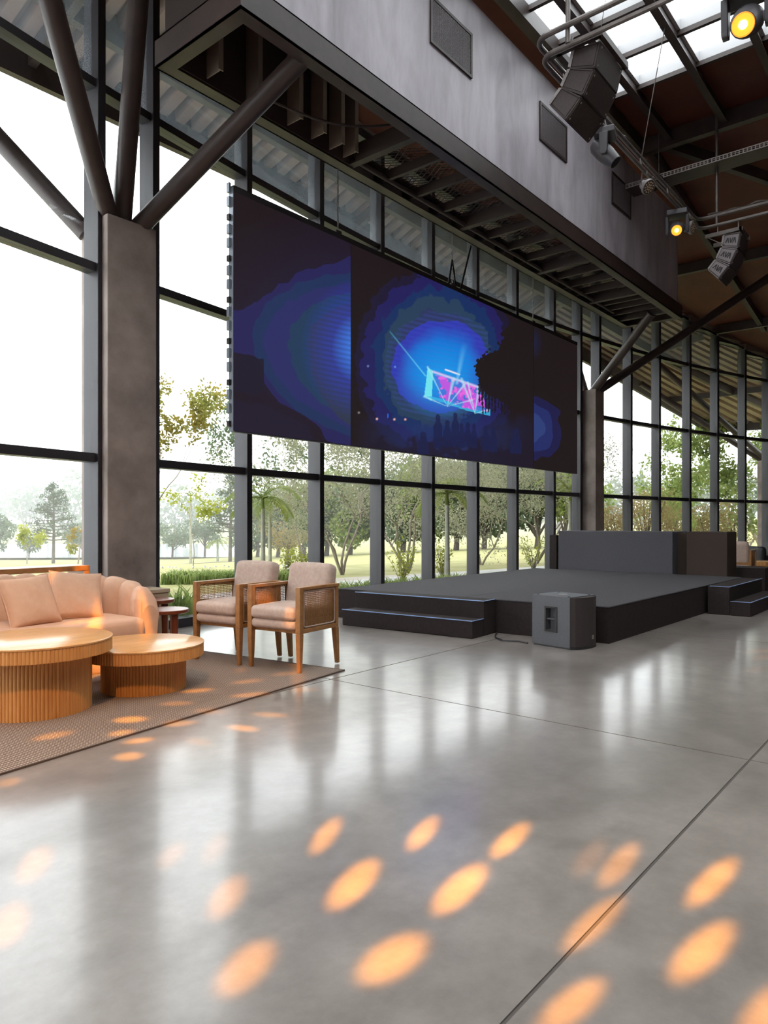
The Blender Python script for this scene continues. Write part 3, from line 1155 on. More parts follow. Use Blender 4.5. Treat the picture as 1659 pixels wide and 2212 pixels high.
def par_can(loc, yaw, tilt, label):
    root = empty('par_can', loc, label, 'stage light', 'round stage lights on the rig')
    c = Vector(loc)
    aim = Vector((math.cos(tilt) * math.cos(yaw), math.cos(tilt) * math.sin(yaw), -math.sin(tilt)))
    side = Vector((-math.sin(yaw), math.cos(yaw), 0))
    vert = aim.cross(side)
    n = 28
    P = []
    for (r_, l_) in ((0.03, -0.10), (0.06, -0.09), (0.075, -0.03), (0.098, 0.0), (0.105, 0.01), (0.105, 0.045), (0.095, 0.05)):
        P.append([c + aim * l_ + (side * math.cos(2 * math.pi * k / n) + vert * math.sin(2 * math.pi * k / n)) * r_ for k in range(n)])
    mb = MB(); mb.grid(P, close_v=True); mb.add(P[0], [tuple(range(n))])
    mb.build('housing', M['alloy2'], root, smooth=True)
    face = MB().path([c + aim * 0.04, c + aim * 0.047], 0.094, 28).build('face_plate', M['fix_dark'], root, smooth=True)
    for ring, cnt in ((0.0, 1), (0.034, 6), (0.068, 11)):
        for k in range(cnt):
            t = 2 * math.pi * k / cnt
            p = c + aim * 0.047 + (side * math.cos(t) + vert * math.sin(t)) * ring
            MB().path([p, p + aim * 0.004], 0.0125, 10).build('led', M['led'], face, smooth=True)
    mb = MB()
    for s in (-1, 1):
        mb.bar(c + side * 0.115 * s, c + side * 0.10 * s + Vector((0, 0, 0.17)), 0.02, 0.006)
    mb.bar(c + side * -0.10 + Vector((0, 0, 0.17)), c + side * 0.10 + Vector((0, 0, 0.17)), 0.02, 0.006)
    mb.tube(c + Vector((0, 0, 0.17)), (c.x, c.y, 6.2), 0.01)
    mb.build('bracket', M['pipe'], root)
    return root


M['alloy2'] = plain('cast_alloy', srgb(150, 142, 140), 0.4, metal=0.3)
M['led'] = plain('led_lens', srgb(196, 170, 140), 0.25)
par_can((10.18, 3.56, 5.98), math.radians(-112), math.radians(38), 'round alloy stage light in the middle of the rig pipe')
par_can((12.05, 3.52, 5.98), math.radians(-92), math.radians(12), 'round alloy stage light beside the orange spotlight')


# ---- line array loudspeakers
M['spk'] = noisy('speaker_paint', srgb(56, 46, 44), srgb(66, 55, 52), 40, 0.6)
M['spk_plate'] = plain('speaker_side_plate', srgb(132, 122, 122), 0.45)
M['spk_logo'] = plain('speaker_logo_black', srgb(52, 46, 48), 0.5)


def line_array(corner, W, D, Hh, tilts, label, logo):
    """corner = top front edge at its low-x end of the first box; fronts face -y and tilt down"""
    root = empty('line_array_speaker', corner, label, 'loudspeaker', 'hanging line array loudspeakers')
    p = Vector(corner)
    ex = Vector((1, 0, 0))
    for th in tilts:
        dn = Vector((0, math.sin(th), -math.cos(th)))
        bk = Vector((0, math.cos(th), math.sin(th)))
        f0, f1 = p, p + dn * Hh
        b0 = p + bk * D + dn * Hh * 0.12
        b1 = p + bk * D + dn * Hh * 0.88
        mb = MB()
        mb.hexa([f1, f1 + ex * W, b1 + ex * W, b1], [f0, f0 + ex * W, b0 + ex * W, b0])
        box = mb.build('cabinet', M['spk'], root, bevel=0.008)
        # front grille with corner screws
        g0 = p + dn * 0.012 - bk * 0.008 + ex * 0.012
        mb = MB()
        q = [g0, g0 + ex * (W - 0.024), g0 + ex * (W - 0.024) + dn * (Hh - 0.024), g0 + dn * (Hh - 0.024)]
        mb.extrude(q, bk * 0.008)
        mb.build('front_grille', M['spk'], box)
        for (u, v) in ((0.05, 0.14), (0.95, 0.14), (0.05, 0.86), (0.95, 0.86)):
            c = g0 + ex * W * u * 0.95 + dn * Hh * v * 0.92
            MB().path([c - bk * 0.004, c - bk * 0.0], 0.011, 8).build('screw', M['alloy2'], box)
        # side plate
        def sp(u, v, off):
            return p + bk * D * u + dn * Hh * (v + (0.12 - 0.24 * v) * u) - ex * off
        mb = MB()
        mb.extrude([sp(0.08, 0.12, 0.0), sp(0.08, 0.88, 0.0), sp(0.92, 0.88, 0.0), sp(0.92, 0.12, 0.0)], -ex * 0.006)
        pl = mb.build('side_plate', M['spk_plate'] if logo else M['spk'], box)
        for v in (0.03, 0.94):
            MB().extrude([sp(0.02, v, 0), sp(0.02, v + 0.05, 0), sp(0.98, v + 0.05, 0), sp(0.98, v, 0)], -ex * 0.012).build('side_rib', M['spk_plate'] if logo else M['spk'], box)
        if logo:
            # letters A V A cut as slanted strokes (reading from the back edge to the front)
            def stroke(u0, v0, u1, v1, wd=0.075):
                mbb = MB()
                mbb.extrude([sp(u0, v0, 0.006), sp(u0 - wd, v0, 0.006), sp(u1 - wd, v1, 0.006), sp(u1, v1, 0.006)], -ex * 0.003)
                return mbb
            for nm, strokes in (('letter_a', ((0.84, 0.68, 0.75, 0.32), (0.66, 0.68, 0.75, 0.32))), ('letter_v', ((0.62, 0.32, 0.53, 0.68), (0.44, 0.32, 0.53, 0.68))), ('letter_a', ((0.42, 0.68, 0.33, 0.32), (0.24, 0.68, 0.33, 0.32)))):
                mbl = MB()
                for st in strokes:
                    s_ = stroke(*st)
                    mbl.add(s_.v, s_.f)
                mbl.build(nm, M['spk_logo'], box)
        # rigging plate on the back edge
        MB().extrude([sp(0.94, 0.05, 0), sp(0.94, 0.95, 0), sp(1.06, 0.9, 0), sp(1.06, 0.1, 0)], -ex * 0.014).build('rigging_link', M['alloy2'], box)
        p = f1 + dn * 0.006
    return root


r1 = line_array((7.2, 3.0, 6.25), 0.60, 0.30, 0.27, (math.radians(14), math.radians(30), math.radians(46)), 'big near line array loudspeaker seen from below against the skylights', False)
for (a, b) in (((7.16, 2.98, 6.30), (7.16, 3.6, 6.30)), ((7.82, 2.98, 6.30), (7.82, 3.6, 6.30)), ((7.14, 2.98, 6.30), (7.86, 2.98, 6.30)), ((7.14, 3.45, 6.30), (7.86, 3.45, 6.30))):
    MB().bar(a, b, 0.05, 0.07).build('bumper_bar', M['steel'], r1)
for (x, y) in ((7.16, 3.3), (7.82, 3.05)):
    MB().tube((x, y, 6.3), (x, y, 6.4), 0.012).build('hanging_rod', M['pipe'], r1)
r2 = line_array((12.86, 2.95, 6.03), 0.50, 0.26, 0.27, (math.radians(10), math.radians(26), math.radians(42)), 'far line array loudspeaker with pale side plates at the rig corner', True)
for (a, b) in (((12.84, 2.92, 6.07), (12.84, 3.5, 6.07)), ((13.34, 2.92, 6.07), (13.34, 3.5, 6.07)), ((12.82, 2.95, 6.07), (13.36, 2.95, 6.07))):
    MB().bar(a, b, 0.04, 0.06).build('bumper_bar', M['pipe'], r2)
for (x, y) in ((12.82, 3.3), (12.82, 2.98)):
    MB().tube((x, y, 6.07), (x, y, 6.24), 0.01).build('hanging_rod', M['alloy2'], r2)
MB().bar((12.84, 3.5, 6.07), (12.84, 3.2, 5.86), 0.012, 0.012).build('brace_wire', M['pipe'], r2)

# ---- perforated cable tray
tray = empty('cable_tray', (12.75, 0, 7.2), 'perforated metal cable tray below the brown ceiling', 'cable tray')
TY0, TY1 = -4.0, 4.78
MB().box(12.58, TY0, 7.17, 12.98, TY1, 7.175).build('tray_bottom', M['steel'], tray)
M['tray'] = plain('galvanised_tray', srgb(142, 132, 128), 0.45, metal=0.3)
for x in (12.57, 12.98):
    mb = MB()
    mb.box(x - 0.004, TY0, 7.17, x + 0.004, TY1, 7.185)
    mb.box(x - 0.004, TY0, 7.235, x + 0.004, TY1, 7.25)
    mb.box(x - 0.004, TY0, 7.207, x + 0.004, TY1, 7.215)
    y = TY0
    while y < TY1:
        mb.box(x - 0.004, y, 7.185, x + 0.004, y + 0.018, 7.235)
        y += 0.06
    mb.build('tray_side', M['tray'], tray)
for y in (-2.0, 1.0, 4.2):
    MB().tube((12.6, y, 7.17), (12.6, y, 8.2), 0.006, n=6).build('tray_rod', M['pipe'], tray)
# ================================================================== STAGE
M['stage_top'] = noisy('black_stage_carpet', srgb(66, 63, 65), srgb(76, 73, 75), 60, 0.85, bump=0.2, bscale=250, spec=0.2)
M['stage_side'] = noisy('black_stage_skirt', srgb(46, 39, 38), srgb(54, 46, 45), 30, 0.85, bump=0.15, bscale=200, spec=0.2)
M['edge_trim'] = plain('pale_blue_edge', srgb(150, 176, 225), 0.3)
SZ = 0.37
stage = empty('stage', (9.3, 4.5, 0), 'low wide black carpeted stage by the windows', 'stage')
for (y0, y1) in ((2.78, 4.40), (4.403, 6.24)):
    mb = MB()
    mb.hexa([(6.88 - 0.07 * (y0 - 2.78), y0, SZ - 0.02), (11.95, y0 - 0.06, SZ - 0.02), (11.95, y1, SZ - 0.02), (6.88 - 0.07 * (y1 - 2.78), y1, SZ - 0.02)],
            [(6.88 - 0.07 * (y0 - 2.78), y0, SZ), (11.95, y0 - 0.06, SZ), (11.95, y1, SZ), (6.88 - 0.07 * (y1 - 2.78), y1, SZ)])
    mb.build('deck', M['stage_top'], stage, bevel=0.012, seg=2)
    mb = MB()
    e = 0.003
    q = [(6.88 - 0.07 * (y0 - 2.78) + e, y0 + e, 0), (11.95 - e, y0 - 0.06 + e, 0), (11.95 - e, y1 - e, 0), (6.88 - 0.07 * (y1 - 2.78) + e, y1 - e, 0)]
    mb.hexa(q, [(a[0], a[1], SZ - 0.02) for a in q])
    mb.build('skirt', M['stage_side'], stage)


def steps(origin, label, along, out, length):
    """two steps; along = unit vector of the treads, out = direction away from the stage"""
    root = empty('stage_steps', (origin[0], origin[1], 0), label, 'steps', 'black steps at the stage edges')
    o, a, u = Vector((*origin, 0)), Vector((*along, 0)), Vector((*out, 0))
    for (d, z) in ((0.27, SZ), (0.52, SZ / 2)):
        b = [o, o + a * length, o + a * length + u * d, o + u * d]
        if z < SZ:
            b = [o + u * 0.271, o + a * length + u * 0.271, o + a * length + u * d, o + u * d]
        mb = MB()
        if (b[1] - b[0]).cross(b[2] - b[1]).z < 0:
            b = [b[0], b[3], b[2], b[1]]
        mb.hexa(b, [p + Vector((0, 0, z)) for p in b])
        st = mb.build('step', M['stage_side'], root, bevel=0.01)
        f0, f1 = o + u * (d + 0.001) + Vector((0, 0, z)), o + a * length + u * (d + 0.001) + Vector((0, 0, z))
        MB().bar(f0, f1, 0.010, 0.008).build('edge_trim', M['edge_trim'], st)
        MB().bar(o + u * (d - 0.24) - a * 0.001 + Vector((0, 0, z)), o + u * d - a * 0.001 + Vector((0, 0, z)), 0.008, 0.006).build('edge_trim', M['edge_trim'], st)
    return root


steps((6.79, 4.02), 'black two tread steps at the front of the stage facing the chairs', (-0.06, 0.998), (-0.998, -0.06), 1.74)
steps((10.0, 2.70), 'black two tread steps at the right end of the stage', (1, 0), (0, -1), 1.85)

M['booth'] = noisy('booth_cloth', srgb(78, 76, 80), srgb(84, 82, 86), 50, 0.8, bump=0.1, bscale=250, spec=0.2)
M['booth2'] = noisy('booth_cloth_brown', srgb(62, 51, 45), srgb(68, 56, 50), 50, 0.8, bump=0.1, bscale=250, spec=0.2)
o = MB().box(12.0, 3.78, 0.0, 12.75, 5.80, 1.06).build('booth_counter', M['booth'], None, bevel=0.012)
tag(o, 'long dark grey cloth covered counter at the back of the stage', 'counter')
o = MB().box(12.12, 2.98, 0.0, 12.7, 3.60, 1.06).build('equipment_cabinet', M['booth2'], None, bevel=0.012)
tag(o, 'narrow dark brown covered cabinet right of the long counter', 'cabinet')
o = MB().box(12.25, 3.60, 0.0, 12.6, 3.78, 1.04).build('cabinet_filler', M['booth2'])
tag(o, 'dark gap panel between the long counter and the brown cabinet', 'panel')
o = MB().box(13.0, 2.62, 0.0, 13.5, 3.55, 0.46).build('stage_block', M['stage_side'], None, bevel=0.012)
tag(o, 'low black block behind the right end of the stage', 'block')
o = MB().box(12.06, 5.86, 0.0, 12.3, 6.0, 0.98).build('black_post', M['stage_side'], None, bevel=0.005)
tag(o, 'thin black post at the window end of the long counter', 'post')

# ---- subwoofer
M['sub'] = noisy('subwoofer_paint', srgb(82, 82, 86), srgb(92, 92, 96), 90, 0.55, bump=0.15, bscale=300)
M['sub_grille'] = noisy('subwoofer_grille', srgb(54, 47, 46), srgb(62, 54, 52), 220, 0.6)
sub = empty('subwoofer', (6.335, 2.93, 0), 'black subwoofer loudspeaker standing at the stage corner', 'loudspeaker', rz=math.radians(-10))
bx0, bx1, by0, by1, bh = 6.315, 6.735, 2.93, 3.37, 0.495
mb = MB()
hx, hy, hz = bx0, 3.145, 0.27   # side handle recess
hw, hh = 0.055, 0.105
# side face with an opening, built as a ring of quads plus the other faces
Yg = [by0, hy - hw, hy + hw, by1]
Zg = [0.015, hz - hh, hz + hh, bh]
for i in range(3):
    for j in range(3):
        if i == 1 and j == 1:
            continue
        mb.add([(bx0, Yg[i], Zg[j]), (bx0, Yg[i], Zg[j + 1]), (bx0, Yg[i + 1], Zg[j + 1]), (bx0, Yg[i + 1], Zg[j])], [(0, 1, 2, 3)])
for (a, b_) in (((Yg[1], Zg[1]), (Yg[1], Zg[2])), ((Yg[1], Zg[2]), (Yg[2], Zg[2])), ((Yg[2], Zg[2]), (Yg[2], Zg[1])), ((Yg[2], Zg[1]), (Yg[1], Zg[1]))):
    mb.add([(bx0, *a), (bx0, *b_), (bx0 + 0.07, *b_), (bx0 + 0.07, *a)], [(0, 1, 2, 3)])
mb.add([(bx0 + 0.07, Yg[1], Zg[1]), (bx0 + 0.07, Yg[2], Zg[1]), (bx0 + 0.07, Yg[2], Zg[2]), (bx0 + 0.07, Yg[1], Zg[2])], [(0, 1, 2, 3)])
mb.add([(bx1, by0, 0.015), (bx1, by1, 0.015), (bx1, by1, bh), (bx1, by0, bh)], [(0, 1, 2, 3)])
mb.add([(bx0, by0, bh), (bx1, by0, bh), (bx1, by1, bh), (bx0, by1, bh)], [(0, 1, 2, 3)])
mb.add([(bx0, by0, 0.015), (bx0, by1, 0.015), (bx1, by1, 0.015), (bx1, by0, 0.015)], [(0, 1, 2, 3)])
mb.add([(bx0, by1, 0.015), (bx0, by1, bh), (bx1, by1, bh), (bx1, by1, 0.015)], [(0, 1, 2, 3)])
mb.build('cabinet', M['sub'], sub)
# bowed front grille
P = []
for k in range(13):
    t = k / 12
    xx = bx0 + 0.004 + (bx1 - bx0 - 0.008) * t
    yy = by0 - 0.075 * math.sin(math.pi * t) ** 0.55
    P.append((xx, yy))
poly = [(x, y, 0.03) for x, y in P] + [(bx1 - 0.004, by0 + 0.01, 0.03), (bx0 + 0.004, by0 + 0.01, 0.03)]
MB().extrude(poly, (0, 0, bh - 0.035)).build('front_grille', M['sub_grille'], sub)
poly = [(x, y - 0.004, 0.0) for x, y in P] + [(bx1, by1 - 0.02, 0.0), (bx0, by1 - 0.02, 0.0)]
MB().extrude(poly, (0, 0, 0.03)).build('bottom_lip', M['fix_dark'], sub)
fr = MB()
for (y0, z0, y1, z1) in ((hy - hw - 0.018, hz - hh - 0.018, hy + hw + 0.018, hz - hh), (hy - hw - 0.018, hz + hh, hy + hw + 0.018, hz + hh + 0.018), (hy - hw - 0.018, hz - hh, hy - hw, hz + hh), (hy + hw, hz - hh, hy + hw + 0.018, hz + hh)):
    fr.box(bx0 - 0.006, y0, z0, bx0 + 0.002, y1, z1)
hd = fr.build('handle_frame', M['fix_dark'], sub)
MB().tube((bx0 + 0.02, hy - hw, hz), (bx0 + 0.02, hy + hw, hz), 0.011).build('grip', M['fix_body'], hd, smooth=True)
MB().lathe([(0.045, bh), (0.045, bh + 0.003), (0.02, bh + 0.003)], 24, ((bx0 + bx1) / 2, (by0 + by1) / 2, 0)).build('pole_socket', M['alloy2'], sub)
for (x, y) in ((bx0 + 0.04, by0 + 0.04), (bx1 - 0.04, by0 + 0.04), (bx0 + 0.04, by1 - 0.04), (bx1 - 0.04, by1 - 0.04)):
    MB().lathe([(0.016, bh), (0.012, bh + 0.006)], 12, (x, y, 0)).build('stacking_foot', M['fix_dark'], sub)
mb = MB()
bxx = bx0 + 0.255
byy = by0 - 0.072
for dx in (0, 0.010, 0.020):
    mb.box(bxx + dx, byy - 0.006, 0.085, bxx + dx + 0.007, byy + 0.01, 0.125)
mb.box(bxx, byy - 0.005, 0.085, bxx + 0.027, byy + 0.01, 0.092)
mb.build('badge', M['alloy2'], sub)
pts = [(6.36, 3.40, 0.012), (6.40, 3.52, 0.012), (6.33, 3.66, 0.012), (6.45, 3.82, 0.012), (6.62, 3.92, 0.012), (6.74, 3.97, 0.012)]
o = MB().path(pts, 0.008, 6).build('floor_cable', M['fix_dark'], None, smooth=True)
tag(o, 'thin black cable lying on the floor between subwoofer and stage', 'cable')

# ================================================================== LOUNGE
M['rug'] = None
m, nt, b = new_mat('woven_rug')
N, L = nt.nodes, nt.links
tc = N.new('ShaderNodeTexCoord')
mp = N.new('ShaderNodeMapping'); mp.inputs['Scale'].default_value = (1, 1, 1)
L.new(tc.outputs['Object'], mp.inputs['Vector'])
w1 = N.new('ShaderNodeTexWave'); w1.inputs['Scale'].default_value = 19; w1.bands_direction = 'X'; w1.inputs['Distortion'].default_value = 1.5; w1.inputs['Detail'].default_value = 2
w2 = N.new('ShaderNodeTexWave'); w2.inputs['Scale'].default_value = 15; w2.bands_direction = 'Y'; w2.inputs['Distortion'].default_value = 1.5; w2.inputs['Detail'].default_value = 2
L.new(mp.outputs[0], w1.inputs['Vector']); L.new(mp.outputs[0], w2.inputs['Vector'])
mu = N.new('ShaderNodeMath'); mu.operation = 'MULTIPLY'
L.new(w1.outputs['Fac'], mu.inputs[0]); L.new(w2.outputs['Fac'], mu.inputs[1])
cr = N.new('ShaderNodeValToRGB')
cr.color_ramp.elements[0].color = (*srgb(100, 85, 76), 1); cr.color_ramp.elements[1].color = (*srgb(182, 164, 148), 1)
cr.color_ramp.elements[1].position = 0.7
L.new(mu.outputs[0], cr.inputs[0]); L.new(cr.outputs[0], b.inputs['Base Color'])
b.inputs['Roughness'].default_value = 0.95; set_spec(b, 0.1)
bp = N.new('ShaderNodeBump'); bp.inputs['Strength'].default_value = 0.5; bp.inputs['Distance'].default_value = 0.01
L.new(mu.outputs[0], bp.inputs['Height']); L.new(bp.outputs[0], b.inputs['Normal'])
M['rug'] = m
M['rug_edge'] = plain('rug_binding', srgb(92, 76, 66), 0.9)
RT = 0.009
ra = math.radians(7.5)
rug = empty('rug', (4.26, 3.94, 0), 'large flat woven brown grey rug under the lounge furniture', 'rug', rz=ra)
MB().box(-4.4, 0, 0.0, 0, 2.35, RT).build('weave', M['rug'], rug, rel=False)
mb = MB()
for (x0, y0, x1, y1) in ((-4.41, -0.008, 0.008, 0.006), (-4.41, 2.344, 0.008, 2.358), (-0.006, 0.006, 0.008, 2.344), (-4.41, 0.006, -4.394, 2.344)):
    mb.box(x0, y0, 0.0, x1, y1, RT + 0.001)
mb.build('binding', M['rug_edge'], rug, rel=False)

# ---- fluted coffee tables
def wood(name, c1, c2, rough=0.4, stretch=(14, 14, 0.8), scale=3.0):
    return noisy(name, c1, c2, scale, rough, stretch=stretch, detail=5, lo=0.3, hi=0.7, bump=0.03, bscale=20)


M['oak_v'] = wood('oak_vertical', srgb(190, 130, 70), srgb(216, 160, 96))
M['oak_top'] = wood('oak_top', srgb(192, 140, 84), srgb(220, 172, 114), 0.22, stretch=(1.2, 16, 1), scale=2.5)
M['walnut'] = wood('warm_brown_wood', srgb(146, 100, 58), srgb(172, 124, 76), 0.38, stretch=(5, 5, 5), scale=4)
M['redwood'] = wood('reddish_wood', srgb(110, 54, 34), srgb(136, 70, 44), 0.3, stretch=(3, 12, 3), scale=3)


def coffee_table(x, y, r, h, rb, label, z0=RT):
    root = empty('coffee_table', (x, y, z0), label, 'coffee table', 'round fluted oak coffee tables')
    n = 72
    # fluted drum base
    def drum(rad, za, zb, flutes, depth, mat, nm, par):
        mb = MB()
        per = 5
        m = flutes * per
        ra_, rb_ = [], []
        for k in range(m):
            t = 2 * math.pi * k / m
            f = math.sin(math.pi * ((k % per) + 0.0) / per)
            q = rad - depth + depth * abs(f) ** 0.6
            ra_.append((x + q * math.cos(t), y + q * math.sin(t), za)); rb_.append((x + q * math.cos(t), y + q * math.sin(t), zb))
        mb.grid([ra_, rb_], close_v=True)
        mb.add(ra_, [tuple(range(m - 1, -1, -1))]); mb.add(rb_, [tuple(range(m))])
        return mb.build(nm, mat, par)
    drum(rb, z0, h - 0.085, int(2 * math.pi * rb / 0.022), 0.006, M['oak_v'], 'drum_base', root)
    rim = drum(r, h - 0.092, h - 0.014, int(2 * math.pi * r / 0.022), 0.004, M['oak_v'], 'rim', root)
    MB().lathe([(r - 0.004, h - 0.014), (r + 0.002, h - 0.012), (r + 0.002, h - 0.003), (r - 0.004, h)], 96, (x, y, 0)).build('table_top', M['oak_top'], root, smooth=True)
    return root


coffee_table(2.11, 4.64, 0.46, 0.465, 0.335, 'larger taller round fluted oak coffee table in front of the sofa')
coffee_table(2.88, 4.63, 0.42, 0.336, 0.295, 'smaller lower round fluted oak coffee table tucked under the larger one')

# ---- nested side tables
def side_table(x, y, r, h, label, rot=0.0):
    root = empty('side_table', (x, y, 0), label, 'side table', 'round reddish wooden side tables')
    MB().lathe([(r - 0.012, h - 0.035), (r, h - 0.028), (r, h - 0.004), (r - 0.005, h)], 48, (x, y, 0)).build('table_top', M['redwood'], root, smooth=True)
    for k in range(3):
        a = rot + k * 2 * math.pi / 3
        cx_, cy_ = x + (r - 0.06) * math.cos(a), y + (r - 0.06) * math.sin(a)
        MB().lathe([(0.026, 0.0), (0.034, h - 0.035)], 16, (cx_, cy_, 0)).build('leg', M['redwood'], root, smooth=True)
    return root


p = at_depth(358, 6.55)
side_table(p[0], p[1], 0.205, 0.412, 'lower front side table of the nested pair beside the sofa', 0.5)
p = at_depth(330, 7.0)
side_table(p[0], p[1], 0.205, 0.455, 'taller rear side table of the nested pair beside the sofa', 0.1)
M['box'] = noisy('beige_box', srgb(186, 164, 136), srgb(196, 174, 146), 8, 0.7)
bxo = empty('storage_box', (4.0, 6.5, 0), 'beige wooden box at the foot of the near concrete column', 'box')
MB().box(3.72, 6.36, 0.0, 4.24, 6.70, 0.49).build('box_body', M['box'], bxo, bevel=0.006)
MB().box(3.71, 6.35, 0.49, 4.25, 6.71, 0.53).build('lid', M['box'], bxo, bevel=0.006)
MB().tube((4.16, 6.36, 0.34), (4.16, 6.335, 0.34), 0.018).build('knob', M['fix_dark'], bxo, smooth=True)

# ---- cane armchairs
M['fabric'] = noisy('beige_fabric', srgb(184, 160, 146), srgb(198, 175, 161), 30, 0.9, bump=0.25, bscale=350, spec=0.15)
M['cane'] = noisy('woven_cane', srgb(150, 104, 60), srgb(172, 124, 76), 40, 0.6)


def pad(name, c, size, mat, parent, r=0.03, puff=0.012, rot=None, seg=14):
    """soft cushion: rounded box with a slightly domed surface"""
    sx, sy, sz = [s / 2 for s in size]
    mb = MB()
    n = seg
    pts = {}
    vs, fs = [], []
    def vert(a, b_, c_):
        key = (round(a, 5), round(b_, 5), round(c_, 5))
        if key not in pts:
            q = Vector((a * sx, b_ * sy, c_ * sz))
            inner_ = Vector((max(-sx + r, min(sx - r, q.x)), max(-sy + r, min(sy - r, q.y)), max(-sz + r, min(sz - r, q.z))))
            d = q - inner_
            if d.length > 1e-9:
                q = inner_ + d.normalized() * r
            q.z += puff * (1 - a * a) * (1 - b_ * b_) * (1 if c_ > 0 else -1) * abs(c_)
            q.x += puff * (1 - c_ * c_) * (1 - b_ * b_) * (1 if a > 0 else -1) * abs(a) * 0.6
            q.y += puff * (1 - c_ * c_) * (1 - a * a) * (1 if b_ > 0 else -1) * abs(b_) * 0.6
            if rot is not None:
                q = rot @ q
            pts[key] = len(vs)
            vs.append((q.x + c[0], q.y + c[1], q.z + c[2]))
        return pts[key]
    def warp(t):
        return math.sin(t * math.pi / 2) * 0.5 + t * 0.5 if True else t
    G = [warp(-1 + 2 * k / n) for k in range(n + 1)]
    for face in range(6):
        for i in range(n):
            for j in range(n):
                q = [(G[i], G[j]), (G[i + 1], G[j]), (G[i + 1], G[j + 1]), (G[i], G[j + 1])]
                if face == 0: ids = [vert(u, v, 1) for u, v in q]
                elif face == 1: ids = [vert(u, v, -1) for u, v in reversed(q)]
                elif face == 2: ids = [vert(1, u, v) for u, v in q]
                elif face == 3: ids = [vert(-1, u, v) for u, v in reversed(q)]
                elif face == 4: ids = [vert(u, 1, v) for u, v in reversed(q)]
                else: ids = [vert(u, -1, v) for u, v in q]
                fs.append(tuple(ids))
    mb.add(vs, fs)
    return mb.build(name, mat, parent, smooth=True, angle=60, rel=False)


def cane_chair(loc, rz, label):
    """front is local -x, width along y"""
    root = empty('cane_armchair', loc, label, 'armchair', 'wood and cane armchairs with beige cushions', rz=rz)
    FXf, FXb, WY = -0.245, 0.235, 0.255
    LW = 0.048
    for sx, sy in ((-1, -1), (-1, 1), (1, -1), (1, 1)):
        x = FXf if sx < 0 else FXb
        y = sy * WY
        kick = 0.03 if sx > 0 else 0.0
        hw, tw = LW / 2, 0.016
        mb = MB()
        zt = 0.31
        mb.hexa([(x + kick - tw, y - tw, 0), (x + kick + tw, y - tw, 0), (x + kick + tw, y + tw, 0), (x + kick - tw, y + tw, 0)],
                [(x - hw, y - hw, zt), (x + hw, y - hw, zt), (x + hw, y + hw, zt), (x - hw, y + hw, zt)])
        mb.build('leg', M['walnut'], root, rel=False, bevel=0.004)
    for sy in (-1, 1):
        y = sy * WY
        mb = MB()
        mb.box(FXf - 0.024, y - 0.024, 0.31, FXf + 0.024, y + 0.024, 0.68)
        mb.box(FXb - 0.018, y - 0.022, 0.31, FXb + 0.022, y + 0.022, 0.655)
        mb.box(FXf + 0.024, y - 0.026, 0.655, FXb + 0.03, y + 0.026, 0.68)
        mb.box(FXf + 0.024, y - 0.02, 0.31, FXb - 0.018, y + 0.02, 0.345)
        fr = mb.build('arm_frame', M['walnut'], root, rel=False, bevel=0.004)
        # woven cane panel
        mb = MB()
        xa, xb, za, zb = FXf + 0.03, FXb - 0.022, 0.352, 0.65
        st = 0.0145
        k = 0
        t = xa + st / 2
        while t < xb:
            mb.box(t - 0.0023, y - 0.003, za, t + 0.0023, y, zb); t += st
        t = za + st / 2
        while t < zb:
            mb.box(xa, y, t - 0.0023, xb, y + 0.003, t + 0.0023); t += st
        mb.build('cane_panel', M['cane'], fr, rel=False)['kind'] = 'stuff'
        rp = [(xa + 0.012, y + sy * 0.014, za + 0.012), (xa + 0.006, y + sy * 0.014, za + 0.03), (xa + 0.006, y + sy * 0.014, zb - 0.03), (xa + 0.012, y + sy * 0.014, zb - 0.012), (xa + 0.03, y + sy * 0.014, zb - 0.006),
              (xb - 0.03, y + sy * 0.014, zb - 0.006), (xb - 0.012, y + sy * 0.014, zb - 0.012), (xb - 0.006, y + sy * 0.014, zb - 0.03), (xb - 0.006, y + sy * 0.014, za + 0.03), (xb - 0.012, y + sy * 0.014, za + 0.012), (xb - 0.03, y + sy * 0.014, za + 0.006), (xa + 0.03, y + sy * 0.014, za + 0.006), (xa + 0.012, y + sy * 0.014, za + 0.012)]
        MB().path(rp, 0.006, 6).build('cane_piping', M['fabric'], fr, rel=False, smooth=True)
    mb = MB()
    mb.box(FXf + 0.02, -WY + 0.02, 0.305, FXb, WY - 0.02, 0.335)
    mb.build('seat_frame', M['walnut'], root, rel=False)
    pad('seat_base', (-0.02, 0, 0.372), (0.52, 0.475, 0.08), M['fabric'], root, r=0.034, puff=0.004)
    pad('seat_cushion', (-0.025, 0, 0.462), (0.53, 0.47, 0.105), M['fabric'], root, r=0.035, puff=0.018)
    R = Matrix.Rotation(math.radians(11), 3, 'Y')
    pad('backrest', (0.225, 0, 0.63), (0.125, 0.455, 0.42), M['fabric'], root, r=0.04, puff=0.012, rot=R)
    MB().box(FXb - 0.03, -WY + 0.02, 0.40, FXb + 0.015, WY - 0.02, 0.46).build('back_rail', M['walnut'], root, rel=False)
    return root


cane_chair((4.15, 4.405, RT), math.radians(7.5), 'front beige armchair with cane sides at the rug corner')
cane_chair((4.05, 5.02, RT), math.radians(7.0), 'rear beige armchair with cane sides nearer the windows')

# ---- channel tufted sofa
M['sofa'] = noisy('blush_fabric', srgb(212, 174, 149), srgb(219, 182, 157), 14, 0.85, bump=0.12, bscale=400, spec=0.2)
sofa = empty('sofa', (2.35, 5.75, RT), 'blush pink channel tufted sofa with a rounded arm', 'sofa')
